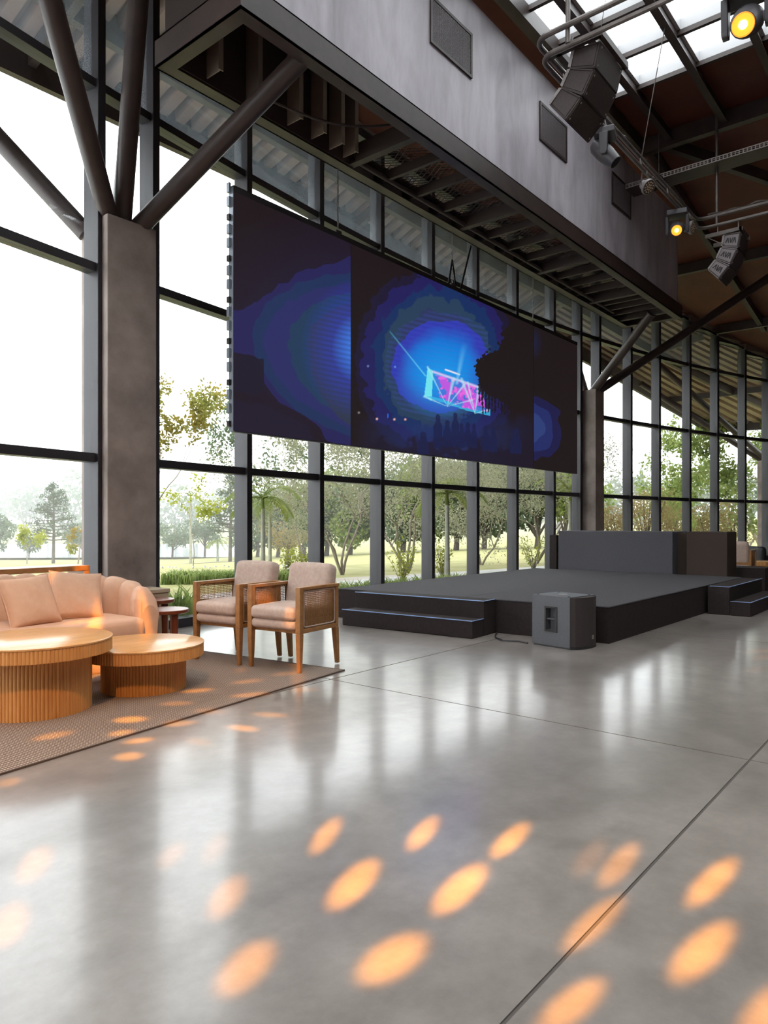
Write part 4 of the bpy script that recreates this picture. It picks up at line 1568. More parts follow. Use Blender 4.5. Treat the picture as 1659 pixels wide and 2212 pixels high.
# inner guide line of the back rest in plan, from the front of the right arm round to the left arm
guide = []
RXc, RYc, RR = 2.90, 5.66, 0.42
for k in range(4):
    guide.append((RXc + RR + 0.0, 5.36 + (RYc - 5.36) * k / 3))
for k in range(1, 9):
    a = k / 8 * math.pi / 2
    guide.append((RXc + RR * math.cos(a), RYc + RR * math.sin(a)))
for k in range(1, 9):
    guide.append((RXc + (1.45 - RXc) * k / 8, RYc + RR))
LXc = 1.45
for k in range(1, 9):
    a = math.pi / 2 + k / 8 * math.pi / 2
    guide.append((LXc + RR * math.cos(a), RYc + RR * math.sin(a)))
for k in range(1, 4):
    guide.append((LXc - RR, RYc + (5.36 - RYc) * k / 3))
G2 = [Vector((x, y, 0)) for x, y in guide]
cum = [0.0]
for a, b_ in zip(G2[:-1], G2[1:]):
    cum.append(cum[-1] + (b_ - a).length)
TOT = cum[-1]


def on_guide(s):
    s = max(0.0, min(TOT, s))
    for i in range(len(cum) - 1):
        if s <= cum[i + 1] + 1e-9:
            t = (s - cum[i]) / (cum[i + 1] - cum[i])
            p = G2[i].lerp(G2[i + 1], t)
            d = (G2[i + 1] - G2[i]).normalized()
            return p, Vector((d.y, -d.x, 0))
    return G2[-1], Vector((1, 0, 0))


def back_h(s):
    e = min(s, TOT - s)
    return 0.59 + 0.165 * (1 - math.exp(-e / 0.42)) + 0.0


NCH = 19
cw = TOT / NCH
for c in range(NCH):
    s0, s1 = c * cw, (c + 1) * cw
    rows = []
    nw = 8
    for i in range(nw + 1):
        u = i / nw
        s = s0 + (s1 - s0) * u
        p, nrm = on_guide(s)
        bulge = 0.026 * math.sin(math.pi * u) ** 0.6 if 0 < u < 1 else 0.0
        Hh = back_h(s)
        if c in (0, NCH - 1):
            e = (u if c == 0 else 1 - u)
            Hh -= 0.09 * (1 - min(1, e * 1.6)) ** 2
        # profile: inside face up, over the top, outside face down (offset along normal; outward = +)
        prof = [(0.0, 0.10), (0.0, 0.30), (-0.015, 0.42), (-0.01, 0.55), (0.0, Hh - 0.07), (0.02, Hh - 0.025), (0.06, Hh), (0.105, Hh - 0.015), (0.145, Hh - 0.06), (0.16, Hh - 0.14), (0.15, 0.40), (0.13, 0.10)]
        row = []
        for (off, z) in prof:
            cxn = 0.07
            dirn = -1 if off < cxn else 1
            k = bulge * (abs(off - cxn) / 0.09)
            q = p + nrm * (off + dirn * min(k, bulge))
            row.append((q.x, q.y, z + (bulge * 0.9 if 0.0 < off < 0.14 and z > 0.5 else 0) + RT))
        rows.append(row)
    mb = MB(); mb.grid(rows)
    if c == 0:
        mb.add(rows[0], [tuple(range(len(rows[0])))])
    if c == NCH - 1:
        mb.add(rows[-1], [tuple(range(len(rows[0]) - 1, -1, -1))])
    mb.build('back_channel', M['sofa'], sofa, smooth=True, angle=75)
# rounded front end of the right arm
P = []
n = 14
for i in range(9):
    a = i / 8 * math.pi / 2
    ring = []
    for k in range(n + 1):
        t = math.pi * k / n
        ring.append((3.39 + 0.085 * math.cos(t) * math.cos(a) * 1.0, 5.36 - 0.05 * math.sin(a), 0.44 + 0.09 * math.sin(t) * math.cos(a)))
    P.append(ring)
# seat: base plinth and one long cushion with rounded corners
def seat_outline(inset, front):
    pts = []
    for (px_, py_, a0) in ((3.32 - 0.09 - inset, front + 0.09 + inset, -90), (3.30 - 0.2 - inset, 6.02 - 0.2 - inset, 0), (1.05 + 0.2 + inset, 6.02 - 0.2 - inset, 90), (1.04 + 0.09 + inset, front + 0.09 + inset, 180)):
        r_ = 0.09 if py_ < 5.6 else 0.2
        for k in range(7):
            a = math.radians(a0 + 90 * k / 6)
            pts.append((px_ + r_ * math.cos(a), py_ + r_ * math.sin(a)))
    return pts


rings = []
for (ins, z) in ((0.03, 0.235), (0.006, 0.245), (0.0, 0.27), (0.0, 0.36), (0.008, 0.39), (0.03, 0.405), (0.10, 0.415)):
    rings.append([(x, y, z + RT) for x, y in seat_outline(ins, 5.27)])
mb = MB(); mb.grid(rings, close_v=True)
mb.add(rings[-1], [tuple(range(len(rings[-1])))]); mb.add(rings[0], [tuple(range(len(rings[0]) - 1, -1, -1))])
mb.build('seat_cushion', M['sofa'], sofa, smooth=True, angle=60)
rings = []
for (ins, z) in ((0.03, 0.0), (0.02, 0.02), (0.02, 0.225), (0.03, 0.235)):
    rings.append([(x, y, z + RT) for x, y in seat_outline(ins, 5.30)])
mb = MB(); mb.grid(rings, close_v=True)
mb.add(rings[-1], [tuple(range(len(rings[-1])))])
mb.build('plinth', M['sofa'], sofa, smooth=True, angle=60)

# ---- throw pillows
M['pillow'] = noisy('blush_linen', srgb(212, 177, 153), srgb(218, 184, 160), 20, 0.9, bump=0.2, bscale=300, spec=0.15)


def pillow(loc, w, d, rx, rz, ry, label, flange=False):
    root = empty('throw_pillow', loc, label, 'pillow', 'blush throw pillows on the sofa')
    root.rotation_euler = (rx, ry, rz)
    n = 22
    for_side = []
    mb = MB()
    for sgn in (1, -1):
        P = []
        for i in range(n + 1):
            row = []
            for j in range(n + 1):
                u, v = -1 + 2 * i / n, -1 + 2 * j / n
                eu, ev = 1 - abs(u) ** 2.6, 1 - abs(v) ** 2.6
                hgt = d / 2 * (max(eu, 0) * max(ev, 0)) ** 0.42
                pin = 1 - 0.075 * (1 - abs(u) ** 2) * abs(v) ** 2
                pin2 = 1 - 0.075 * (1 - abs(v) ** 2) * abs(u) ** 2
                wr = 0.006 * math.sin(7 * u + 3 * v) * math.sin(4 * v - 2 * u) * eu * ev
                row.append((u * w / 2 * pin2, sgn * (hgt + wr), v * w / 2 * pin))
            P.append(row)
        if sgn > 0:
            P = P[::-1]
        mb.grid(P)
    mb.build('cover', M['pillow'], root, smooth=True, angle=80, rel=False)
    # seam piping
    pts = []
    for side in range(4):
        for k in range(10):
            t = -1 + 2 * k / 10
            a, b_ = ((t, -1), (1, t), (-t, 1), (-1, -t))[side]
            pin = 1 - 0.075 * (1 - abs(a) ** 2) * abs(b_) ** 2
            pin2 = 1 - 0.075 * (1 - abs(b_) ** 2) * abs(a) ** 2
            pts.append((a * w / 2 * pin2, 0, b_ * w / 2 * pin))
    pts.append(pts[0])
    MB().path(pts, 0.005, 6).build('seam', M['pillow'], root, smooth=True, rel=False)
    return root


pillow((2.50, 5.60, 0.595), 0.42, 0.17, math.radians(-25), math.radians(8), math.radians(-3), 'front square pillow leaning in the middle of the sofa')
pillow((2.93, 5.71, 0.60), 0.42, 0.15, math.radians(-26), math.radians(-10), math.radians(6), 'rear square pillow with flanged corners nearest the sofa arm')
pillow((2.05, 5.60, 0.57), 0.40, 0.16, math.radians(-20), math.radians(18), math.radians(30), 'tilted pillow cut off by the left edge of the view')

# ---- console table behind the sofa
cons = empty('console_table', (2.3, 6.42, 0), 'wooden console table standing behind the sofa', 'console table')
MB().box(1.1, 6.26, 0.765, 3.34, 6.58, 0.812).build('table_top', M['walnut'], cons, bevel=0.004)
for x in (1.1, 3.285):
    MB().box(x, 6.26, 0.0, x + 0.055, 6.58, 0.765).build('side_panel', M['walnut'], cons, bevel=0.004)
MB().box(1.155, 6.40, 0.10, 3.285, 6.44, 0.16).build('stretcher', M['walnut'], cons)

# ---- far lounge group beyond the stage
def far_lounge():
    cane_chair((15.25, 3.55, 0), math.radians(183), 'pale armchair seen from behind far beyond the stage')
    x, y = at_depth(1640, 16.2)
    coffee_table(x, y, 0.36, 0.34, 0.26, 'round oak coffee table at the far right beyond the stage', z0=0.0)
    x, y = at_depth(1637, 17.6)
    root = empty('black_armchair', (x, y, 0), 'low black rounded armchair far behind at the right', 'armchair', rz=math.radians(160))
    pad('seat', (0, 0, 0.24), (0.75, 0.75, 0.36), M['fix_dark'], root, r=0.08)
    pad('backrest', (0.33, 0, 0.42), (0.18, 0.8, 0.42), M['fix_dark'], root, r=0.08)


far_lounge()
# ================================================================== GROUNDS OUTSIDE
_srgb = srgb


def srgb(r, g, b, k=0.62):
    c = _srgb(r, g, b)
    return (c[0] * k, c[1] * k, c[2] * k)


M['lawn'] = noisy('lawn_grass', srgb(164, 162, 108), srgb(190, 186, 134), 0.9, 0.9, detail=8, spec=0.1, bump=0.4, bscale=18, coords='Object')
M['paving'] = noisy('pale_paving', srgb(196, 194, 188), srgb(214, 212, 206), 2, 0.7)
M['water'] = plain('lake_water', srgb(150, 162, 168), 0.12, spec=0.6)
M['path'] = noisy('sand_path', srgb(196, 184, 166), srgb(212, 202, 186), 3, 0.9)


def sstep(a, b, x):
    t = min(1, max(0, (x - a) / (b - a)))
    return t * t * (3 - 2 * t)


def ground_z(x, y):
    t = x * FWD[0] + y * FWD[1]
    r = (x * RGT[0] + y * RGT[1]) / max(t, 1.0)
    w = 1 - sstep(-0.34, 0.30, r)
    drop = 2.35 * sstep(14, 72, t)
    rise = 3.5 * sstep(120, 230, t)
    return -0.12 - drop * w - 0.35 * sstep(20, 60, t) * (1 - w) + rise


mb = MB()
rows = []
TS = [7.4, 8, 9, 10, 11.5, 13, 15, 17, 20, 24, 28, 33, 39, 46, 54, 62, 70, 80, 95, 115, 140, 170, 220, 300, 420]
RS = [-1.6 + 0.06 * k for k in range(56)]
for t in TS:
    row = []
    for r in RS:
        x = t * (FWD[0] + RGT[0] * r)
        y = t * (FWD[1] + RGT[1] * r)
        row.append((x, y, ground_z(x, y)))
    rows.append(row)
# keep the lawn outside the building: only cells beyond the glass wall
vs = [p for row in rows for p in row]
fs = []
nb = len(RS)
for i in range(len(TS) - 1):
    for j in range(nb - 1):
        q = (i * nb + j, i * nb + j + 1, (i + 1) * nb + j + 1, (i + 1) * nb + j)
        fs.append(q)
mb.add(vs, fs)
lawn = mb.build('lawn', M['lawn'], None, smooth=True, angle=180)
tag(lawn, 'mown lawn running down to the lake', 'lawn', kind='structure')
o = MB().box(-60, -60, -0.40, 40, 7.3, -0.2).build('ground_slab', M['paving'])  # surroundings paved pale so light bounces up to ceiling and soffit
tag(o, 'ground under and around the hall', 'ground', kind='structure')


def patch(name, outline, dz, mat, label, cat_, thick=0.03, sub=1):
    """flat strip lying on the ground; outline = list of (px, depth) pairs left/right"""
    mb = MB()
    L_, R_ = outline
    rows = []
    for (pl, pr) in zip(L_, R_):
        row = []
        for k in range(9):
            px_ = pl[0] + (pr[0] - pl[0]) * k / 8
            t = pl[1] + (pr[1] - pl[1]) * k / 8
            x, y = at_depth(px_, t)
            row.append((x, y, ground_z(x, y) + dz))
        rows.append(row)
    mb.grid(rows)
    o = mb.build(name, mat, None, smooth=True, angle=180)
    return tag(o, label, cat_, kind='structure')


mb = MB()
for k in range(30):
    arc_box(mb, -6 + k, -5 + k, 0.22, 3.4, -0.16, -0.09)
gs = mb.build('gravel_bounce_strip', M['paving'])  # pale strip widened and run along the whole wall for neutral bounce
tag(gs, 'pale gravel strip along the foot of the glass wall, widened to bounce light', kind='structure')
patch('lake', ([(-250, 70), (-250, 118)], [(690, 73), (720, 118)]), 0.0, M['water'], 'pale grey lake beyond the lawn', 'lake')
bpy.data.objects['lake'].data.transform(Matrix.Identity(4))
for v in bpy.data.objects['lake'].data.vertices:
    v.co.z = -2.25
patch('terrace_strip', ([(300, 8.35), (300, 11.6)], [(470, 9.3), (470, 12.2)]), 0.03, M['paving'], 'pale paved strip outside the left windows', 'paving')
patch('garden_path', ([(700, 15.2), (700, 16.6)], [(1250, 19.5), (1250, 21.5)]), 0.03, M['path'], 'sandy garden path outside the windows', 'path')
patch('lawn_path', ([(200, 44), (200, 46)], [(540, 60), (540, 62)]), 0.05, M['path'], 'thin pale path crossing the lawn near the lake', 'path')

# ---- plant makers
def rand_unit(rg):
    z = rg.uniform(-1, 1)
    a = rg.uniform(0, 2 * math.pi)
    s = math.sqrt(1 - z * z)
    return Vector((s * math.cos(a), s * math.sin(a), z))


class Leaves:
    def __init__(self):
        self.v = []
        self.f = []

    def leaf(self, p, d, n, l, w):
        """pointed leaf: rhombus along d"""
        s = d.cross(n)
        if s.length < 1e-6:
            s = Vector((1, 0, 0))
        s.normalize()
        k = len(self.v)
        self.v += [p, p + d * (l * 0.45) + s * (w / 2), p + d * l, p + d * (l * 0.45) - s * (w / 2)]
        self.f.append((k, k + 1, k + 2, k + 3))

    def build(self, name, mat, parent):
        mb = MB()
        mb.v = [tuple(p) for p in self.v]
        mb.f = self.f
        o = mb.build(name, mat, parent)
        o['kind'] = 'stuff'
        return o


BARK = noisy('grey_bark', srgb(150, 138, 124), srgb(182, 170, 154), 6, 0.9)
BARK_D = noisy('dark_bark', srgb(84, 76, 68), srgb(110, 100, 90), 6, 0.9)
PALMBARK = noisy('palm_bark', srgb(170, 168, 150), srgb(200, 198, 182), 5, 0.8)
LM = {
    'olive': leaf_mat('olive_leaves', srgb(166, 168, 134), srgb(204, 202, 170)),
    'green': leaf_mat('green_leaves', srgb(122, 146, 78), srgb(172, 186, 104)),
    'dark': leaf_mat('dark_leaves', srgb(100, 120, 92), srgb(134, 150, 116)),
    'lime': leaf_mat('lime_leaves', srgb(168, 178, 62), srgb(200, 204, 90)),
    'gold': leaf_mat('golden_leaves', srgb(178, 150, 62), srgb(170, 172, 84), scale=0.8),
    'brown': leaf_mat('brown_leaves', srgb(160, 140, 92), srgb(186, 168, 118)),
    'pine': leaf_mat('pine_needles', srgb(78, 96, 70), srgb(108, 122, 90)),
    'palm': leaf_mat('palm_fronds', srgb(130, 152, 70), srgb(178, 188, 98)),
    'blade': leaf_mat('grass_blades', srgb(128, 152, 78), srgb(178, 194, 112)),
}


def grow(mb, rg, tips, p, d, length, rad, depth, spread, gravity, curl=0.18, nkids=(2, 3), shrink=0.74):
    n = 4
    pts, rs = [p], [rad]
    q, dd = p.copy(), d.copy()
    for k in range(n):
        dd = (dd + rand_unit(rg) * curl + Vector((0, 0, gravity))).normalized()
        q = q + dd * (length / n)
        pts.append(q.copy())
        rs.append(rad * (1 - 0.4 * (k + 1) / n))
        if depth <= 1:
            tips.append((q.copy(), dd.copy()))
    mb.path(pts, rs, 5 if depth < 3 else 7, caps=False)
    if depth <= 0:
        return
    for k in range(rg.randint(*nkids)):
        side = rand_unit(rg)
        nd = (dd + side * spread).normalized()
        start = pts[-1] if k < 2 else pts[rg.randint(2, 3)]
        grow(mb, rg, tips, start, nd, length * shrink * rg.uniform(0.8, 1.15), rs[-1] * 0.75, depth - 1, spread, gravity, curl, nkids, shrink)


def tree(px, t, h, label, leafm, seed, stems=1, depth=4, spread=0.75, gravity=0.02, per_tip=6, leaf=(0.10, 0.05), scatter=0.25, lean=(0, 0), first=0.33, bark=None, trunk_r=0.07, curl=0.18, name='tree', cat_='tree', group=None, shrink=0.74, kids=(2, 3), zoff=0.0):
    rg = random.Random(seed)
    x, y = at_depth(px, t)
    z = ground_z(x, y) + zoff
    root = empty(name, (x, y, z), label, cat_, group)
    mb = MB()
    tips = []
    for s in range(stems):
        d = Vector((lean[0], lean[1], 1)) + (rand_unit(rg) * (0.45 if stems > 1 else 0.05))
        d.z = abs(d.z)
        d.normalize()
        grow(mb, rg, tips, Vector((x, y, z - 0.05)), d, h * first, trunk_r * h / 5 * (0.8 if stems > 1 else 1), depth, spread, gravity, curl, kids, shrink)
    # scale the crown to the wanted height
    top = max(p.z for p, _ in tips)
    sc = h / max(0.1, top - z)
    c = Vector((x, y, z))
    mb.v = [tuple(c + (Vector(p) - c) * sc) for p in mb.v]
    mb.build('trunk', bark or BARK, root, smooth=True)
    lv = Leaves()
    for (p, d) in tips:
        p = c + (p - c) * sc
        for k in range(per_tip):
            q = p + rand_unit(rg) * scatter * rg.random() ** 0.5
            ld = (rand_unit(rg) + d * 0.4 + Vector((0, 0, -0.25))).normalized()
            f = rg.uniform(0.7, 1.3)
            lv.leaf(q, ld, rand_unit(rg), leaf[0] * f, leaf[1] * f)
    if lv.f:
        lv.build('foliage', leafm, root)
    return root


def blob_tree(px, t, h, w, label, leafm, seed, count=1600, leaf=(0.3, 0.2), trunk=0.28, group=None, name='tree', cat_='tree', zoff=0.0, lumps=7):
    """distant full-crowned tree: trunk, a few limbs and a crown of leaf clumps"""
    rg = random.Random(seed)
    x, y = at_depth(px, t)
    z = ground_z(x, y) + zoff
    root = empty(name, (x, y, z), label, cat_, group)
    mb = MB()
    zc_ = z + h * (trunk + (1 - trunk) * 0.45)
    mb.path([(x, y, z - 0.1), (x + 0.02 * h, y, z + h * trunk), (x, y, zc_)], [0.035 * h, 0.028 * h, 0.012 * h], 7)
    cl = []
    for k in range(lumps):
        a = rg.uniform(0, 2 * math.pi)
        rr = rg.uniform(0.15, 0.62) * w / 2
        zz = z + h * (trunk + (1 - trunk) * rg.uniform(0.2, 0.82))
        c = Vector((x + rr * math.cos(a), y + rr * math.sin(a), zz))
        cl.append((c, rg.uniform(0.28, 0.45) * w * 0.62, rg.uniform(0.16, 0.28) * h * (1 - trunk) * 1.15))
        mb.path([(x, y, z + h * trunk * rg.uniform(0.7, 1.1)), tuple(c)], [0.016 * h, 0.005 * h], 5, caps=False)
    cl.append((Vector((x, y, z + h * 0.80)), 0.3 * w, 0.2 * h))
    mb.build('trunk', BARK_D, root, smooth=True)
    lv = Leaves()
    for k in range(count):
        c, rw, rh = rg.choice(cl)
        u = rand_unit(rg)
        f = rg.uniform(0.55, 1.0) ** 0.5
        p = c + Vector((u.x * rw * f, u.y * rw * f, u.z * rh * f))
        g_ = rg.uniform(0.7, 1.3)
        lv.leaf(p, rand_unit(rg), rand_unit(rg), leaf[0] * g_, leaf[1] * g_)
    lv.build('foliage', leafm, root)
    return root


def pine(px, t, h, w, label, seed, group=None, sparse=1.0):
    rg = random.Random(seed)
    x, y = at_depth(px, t)
    z = ground_z(x, y)
    root = empty('pine_tree', (x, y, z), label, 'tree', group)
    mb = MB()
    mb.path([(x, y, z - 0.1), (x + 0.01 * h, y, z + h * 0.5), (x, y, z + h)], [0.022 * h, 0.015 * h, 0.003 * h], 7)
    lv = Leaves()
    nl = 17
    for k in range(nl):
        f = k / (nl - 1)
        zz = z + h * (0.30 + 0.68 * f)
        rad = w / 2 * (1 - f) ** 0.62 * rg.uniform(0.65, 1.1) + 0.04 * w
        for b in range(rg.randint(4, 6)):
            a = rg.uniform(0, 2 * math.pi)
            e = Vector((x + rad * math.cos(a), y + rad * math.sin(a), zz + 0.05 * h * rg.uniform(-0.2, 1)))
            s = Vector((x, y, zz))
            mb.path([s, e], [0.006 * h, 0.002 * h], 4, caps=False)
            for q in range(int(26 * sparse)):
                u = rg.random() ** 0.6
                p = s.lerp(e, 0.25 + 0.8 * u) + rand_unit(rg) * 0.045 * h * rg.random()
                lv.leaf(p, (rand_unit(rg) + Vector((0, 0, 0.4))).normalized(), rand_unit(rg), 0.045 * h, 0.012 * h)
    mb.build('trunk', BARK_D, root, smooth=True)
    lv.build('foliage', LM['pine'], root)
    return root


def palm(px, t, h, label, seed, fl=1.3, nf=13, leafm=None, group='palm trees in the garden', lean=0.0, trunk_r=0.07):
    rg = random.Random(seed)
    x, y = at_depth(px, t)
    z = ground_z(x, y)
    root = empty('palm_tree', (x, y, z), label, 'palm tree', group)
    top = Vector((x + lean, y, z + h))
    MB().path([(x, y, z - 0.1), (x + lean * 0.3, y, z + h * 0.4), (x + lean * 0.7, y, z + h * 0.8), tuple(top)], [trunk_r * 1.3, trunk_r, trunk_r * 0.85, trunk_r * 0.7], 10).build('trunk', PALMBARK, root, smooth=True)
    MB().path([tuple(top), tuple(top + Vector((0, 0, fl * 0.28)))], [trunk_r * 0.8, trunk_r * 0.45], 8).build('crown_shaft', LM['palm'], root, smooth=True)
    for k in range(nf):
        a = 2 * math.pi * k / nf + rg.uniform(-0.2, 0.2)
        el = rg.uniform(0.15, 1.2)
        d = Vector((math.cos(a) * math.cos(el), math.sin(a) * math.cos(el), math.sin(el)))
        p = top + Vector((0, 0, fl * 0.25))
        lv = Leaves()
        L_ = fl * rg.uniform(0.85, 1.1)
        pts = [p.copy()]
        n = 12
        for q in range(n):
            d = (d + Vector((0, 0, -0.15 - 0.04 * q / n))).normalized()
            p = p + d * (L_ / n)
            pts.append(p.copy())
            side = d.cross(Vector((0, 0, 1)))
            if side.length < 1e-3:
                side = Vector((1, 0, 0))
            side.normalize()
            ll = fl * 0.34 * math.sin(math.pi * (0.12 + 0.8 * q / n)) ** 0.7
            for s in (-1, 1):
                for sub in (0, 0.5):
                    lv.leaf(p - d * (L_ / n) * sub, (side * s + d * 0.6 + Vector((0, 0, -0.45 * rg.random()))).normalized(), Vector((0, 0, 1)), ll, fl * 0.032)
        mbf = MB()
        mbf.path(pts, [0.012 * fl * (1 - 0.07 * i) for i in range(len(pts))], 4, caps=False)
        mbf.add(lv.v, lv.f)
        mbf.build('frond', leafm or LM['palm'], root)
    return root


def shrub(px, t, h, w, label, leafm, seed, stems=14, per=26, leaf=(0.07, 0.035), group=None, name='shrub', cat_='shrub'):
    rg = random.Random(seed)
    x, y = at_depth(px, t)
    z = ground_z(x, y)
    root = empty(name, (x, y, z), label, cat_, group)
    mb = MB()
    lv = Leaves()
    for k in range(stems):
        a = rg.uniform(0, 2 * math.pi)
        d = Vector((math.cos(a) * w / h * 0.5 * rg.random(), math.sin(a) * w / h * 0.5 * rg.random(), 1)).normalized()
        L_ = h * rg.uniform(0.6, 1.05)
        pts = [Vector((x, y, z - 0.03))]
        for q in range(5):
            d = (d + rand_unit(rg) * 0.16).normalized()
            pts.append(pts[-1] + d * L_ / 5)
        mb.path(pts, [0.012 * (1 - 0.15 * i) for i in range(6)], 4, caps=False)
        for q in range(per):
            u = rg.uniform(0.25, 1.0) * 5
            i = min(4, int(u))
            p = pts[i].lerp(pts[i + 1], u - i) + rand_unit(rg) * 0.10 * h * rg.random()
            lv.leaf(p, rand_unit(rg), rand_unit(rg), leaf[0] * rg.uniform(0.7, 1.3), leaf[1] * rg.uniform(0.7, 1.3))
    mb.build('stems', BARK, root)
    lv.build('foliage', leafm, root)
    return root


def grass_strip(p0, p1, n, h, label, seed, depth=1.0, flowers=0, zlow=0.0):
    """long-leaved border plants between two (px, depth) points"""
    rg = random.Random(seed)
    a, b = at_depth(*p0), at_depth(*p1)
    root = empty('border_plants', ((a[0] + b[0]) / 2, (a[1] + b[1]) / 2, ground_z(*a)), label, 'plants', kind='stuff')
    lv = MB()
    fl = MB()
    for k in range(n):
        u = rg.random()
        off = (rg.random() - 0.5) * depth
        x = a[0] + (b[0] - a[0]) * u + RGT[1] * 0 + FWD[0] * off
        y = a[1] + (b[1] - a[1]) * u + FWD[1] * off
        z = ground_z(x, y) + zlow
        ang = rg.uniform(0, 2 * math.pi)
        out = Vector((math.cos(ang), math.sin(ang), 0))
        hh = h * rg.uniform(0.6, 1.1)
        sd = Vector((-out.y, out.x, 0)) * 0.014
        p0_, p1_, p2_ = Vector((x, y, z)), Vector((x, y, z + hh * 0.7)) + out * hh * 0.18, Vector((x, y, z + hh * rg.uniform(0.75, 1.0))) + out * hh * 0.5
        lv.add([p0_ - sd, p0_ + sd, p1_ + sd, p1_ - sd, p2_], [(0, 1, 2, 3), (3, 2, 4)])
        if flowers and rg.random() < flowers:
            q = Vector((x, y, z + h * rg.uniform(1.0, 1.2)))
            fl.path([q, q + Vector((0, 0, 0.03))], [0.03, 0.015], 6)
    lv.build('blades', LM['blade'], root)['kind'] = 'stuff'
    if fl.v:
        fl.build('flowers', M['flower'], root)['kind'] = 'stuff'
    return root


M['flower'] = plain('white_petals', srgb(238, 236, 232), 0.7)

# ---- left windows
pine(115, 60, 6.55, 4.6, 'tall dark pine standing by the lake in the left window', 11)
tree(58, 42, 2.15, 'young yellow green tree left of the tall pine', LM['lime'], 12, depth=3, per_tip=9, leaf=(0.16, 0.1), scatter=0.28, spread=0.9)
tree(168, 40, 2.3, 'young yellow leaved tree right of the tall pine', LM['gold'], 13, depth=3, per_tip=8, leaf=(0.16, 0.1), scatter=0.28, spread=1.0)
blob_tree(-8, 66, 4.4, 4.2, 'dark round tree at the left edge of the view', LM['dark'], 14, count=1500, leaf=(0.3, 0.18))
blob_tree(62, 74, 2.2, 3.6, 'low grey green tree on the shore behind the young yellow tree', LM['dark'], 15, count=900, leaf=(0.26, 0.16))
blob_tree(178, 76, 3.8, 5.4, 'wide dark tree on the shore behind the pine', LM['dark'], 16, count=1800, leaf=(0.3, 0.18))
# ---- second window
tree(343, 17, 4.9, 'slender tree with orange and yellow leaves beside the near column', LM['gold'], 21, depth=4, per_tip=11, leaf=(0.11, 0.06), scatter=0.17, spread=0.5, gravity=0.06, first=0.42, trunk_r=0.045, lean=(0.10, 0.0))
tree(417, 23, 2.95, 'thin young tree with a yellow green top beyond the reeds', LM['lime'], 22, depth=3, per_tip=8, leaf=(0.12, 0.07), scatter=0.22, spread=0.7, first=0.55, trunk_r=0.05)
palm(412, 34, 3.0, 'small feathery palm behind the thin young tree', 23, fl=0.95, nf=11, trunk_r=0.06)
blob_tree(372, 72, 3.5, 5.2, 'rounded grey tree on the shore left of the thin young tree', LM['dark'], 24, count=1500, leaf=(0.26, 0.16), trunk=0.32)
blob_tree(442, 74, 3.9, 4.6, 'rounded grey tree on the shore right of the thin young tree', LM['dark'], 25, count=1500, leaf=(0.26, 0.16), trunk=0.3)
pine(497, 58, 7.2, 4.4, 'tall airy conifer behind the first mullion right of the column', 26, sparse=0.8)
palm(470, 62, 1.5, 'short fan palm on the shore left of the airy conifer', 27, fl=1.35, nf=12, trunk_r=0.09)
palm(568, 14.6, 1.62, 'palm with yellow green fronds left of the big spreading tree', 28, fl=0.85, nf=15, trunk_r=0.05)
palm(583, 20, 1.75, 'slim palm standing just behind the yellow green palm', 29, fl=0.8, nf=11, trunk_r=0.05)
blob_tree(622, 50, 2.6, 4.6, 'brownish twiggy tree across the lawn behind the chairs', LM['brown'], 30, count=1800, leaf=(0.16, 0.06), trunk=0.25)
# ---- background belt of trees across the lawn
specs = [(556, 70, 4.6, 5, 'dark'), (600, 66, 5.0, 5.5, 'dark'), (655, 64, 5.4, 6, 'green'), (705, 60, 5.2, 6, 'dark'), (755, 58, 5.6, 6.5, 'green'), (815, 56, 5.0, 6, 'dark'), (870, 55, 5.4, 6.5, 'dark'), (930, 52, 5.0, 6, 'green'), (985, 50, 4.8, 6, 'dark'), (1045, 49, 4.6, 6, 'dark'), (1100, 48, 4.8, 6, 'dark'), (1160, 47, 4.6, 6, 'dark'), (1220, 46, 4.0, 5.5, 'green')]
words = ['first', 'second', 'third', 'fourth', 'fifth', 'sixth', 'seventh', 'eighth', 'ninth', 'tenth', 'eleventh', 'twelfth', 'last']
for k, (px_, t, h, w, lm) in enumerate(specs):
    blob_tree(px_, t, h * 1.3, w * 1.1, '%s tree from the left in the dark belt across the lawn' % words[k], LM[lm], 40 + k, count=2600, leaf=(0.42, 0.22), trunk=0.12, group='belt of trees across the lawn')
# ---- large spreading trees close to the glass
tree(740, 18.5, 4.4, 'spreading many stemmed tree behind the cane armchairs', LM['olive'], 61, stems=4, depth=4, per_tip=14, leaf=(0.07, 0.032), scatter=0.42, spread=0.95, gravity=0.0, trunk_r=0.05, first=0.36, curl=0.28)
tree(884, 20.5, 4.7, 'spreading grey branched tree behind the middle of the stage', LM['olive'], 62, stems=4, depth=4, per_tip=14, leaf=(0.07, 0.032), scatter=0.44, spread=0.95, gravity=0.0, trunk_r=0.05, first=0.36, curl=0.28)
tree(1040, 23, 4.8, 'airy grey green tree between two palms behind the stage', LM['olive'], 63, stems=3, depth=4, per_tip=13, leaf=(0.08, 0.035), scatter=0.44, spread=0.95, gravity=0.0, trunk_r=0.045, first=0.34, curl=0.28)
tree(1158, 23.5, 4.2, 'thin branched tree at the far end of the video wall', LM['olive'], 64, stems=3, depth=4, per_tip=12, leaf=(0.075, 0.035), scatter=0.38, spread=0.9, gravity=0.0, trunk_r=0.045, first=0.34, curl=0.28)
tree(655, 24, 5.6, 'leafy tree reaching up behind the yellow green palm', LM['dark'], 65, stems=1, depth=4, per_tip=11, leaf=(0.14, 0.07), scatter=0.3, spread=0.8, trunk_r=0.045, first=0.36)
palm(966, 15.6, 1.72, 'bright palm behind the back of the stage', 66, fl=0.95, nf=15, trunk_r=0.055)
palm(1232, 18.5, 1.9, 'upright palm left of the far concrete column', 67, fl=0.95, nf=12, trunk_r=0.055)
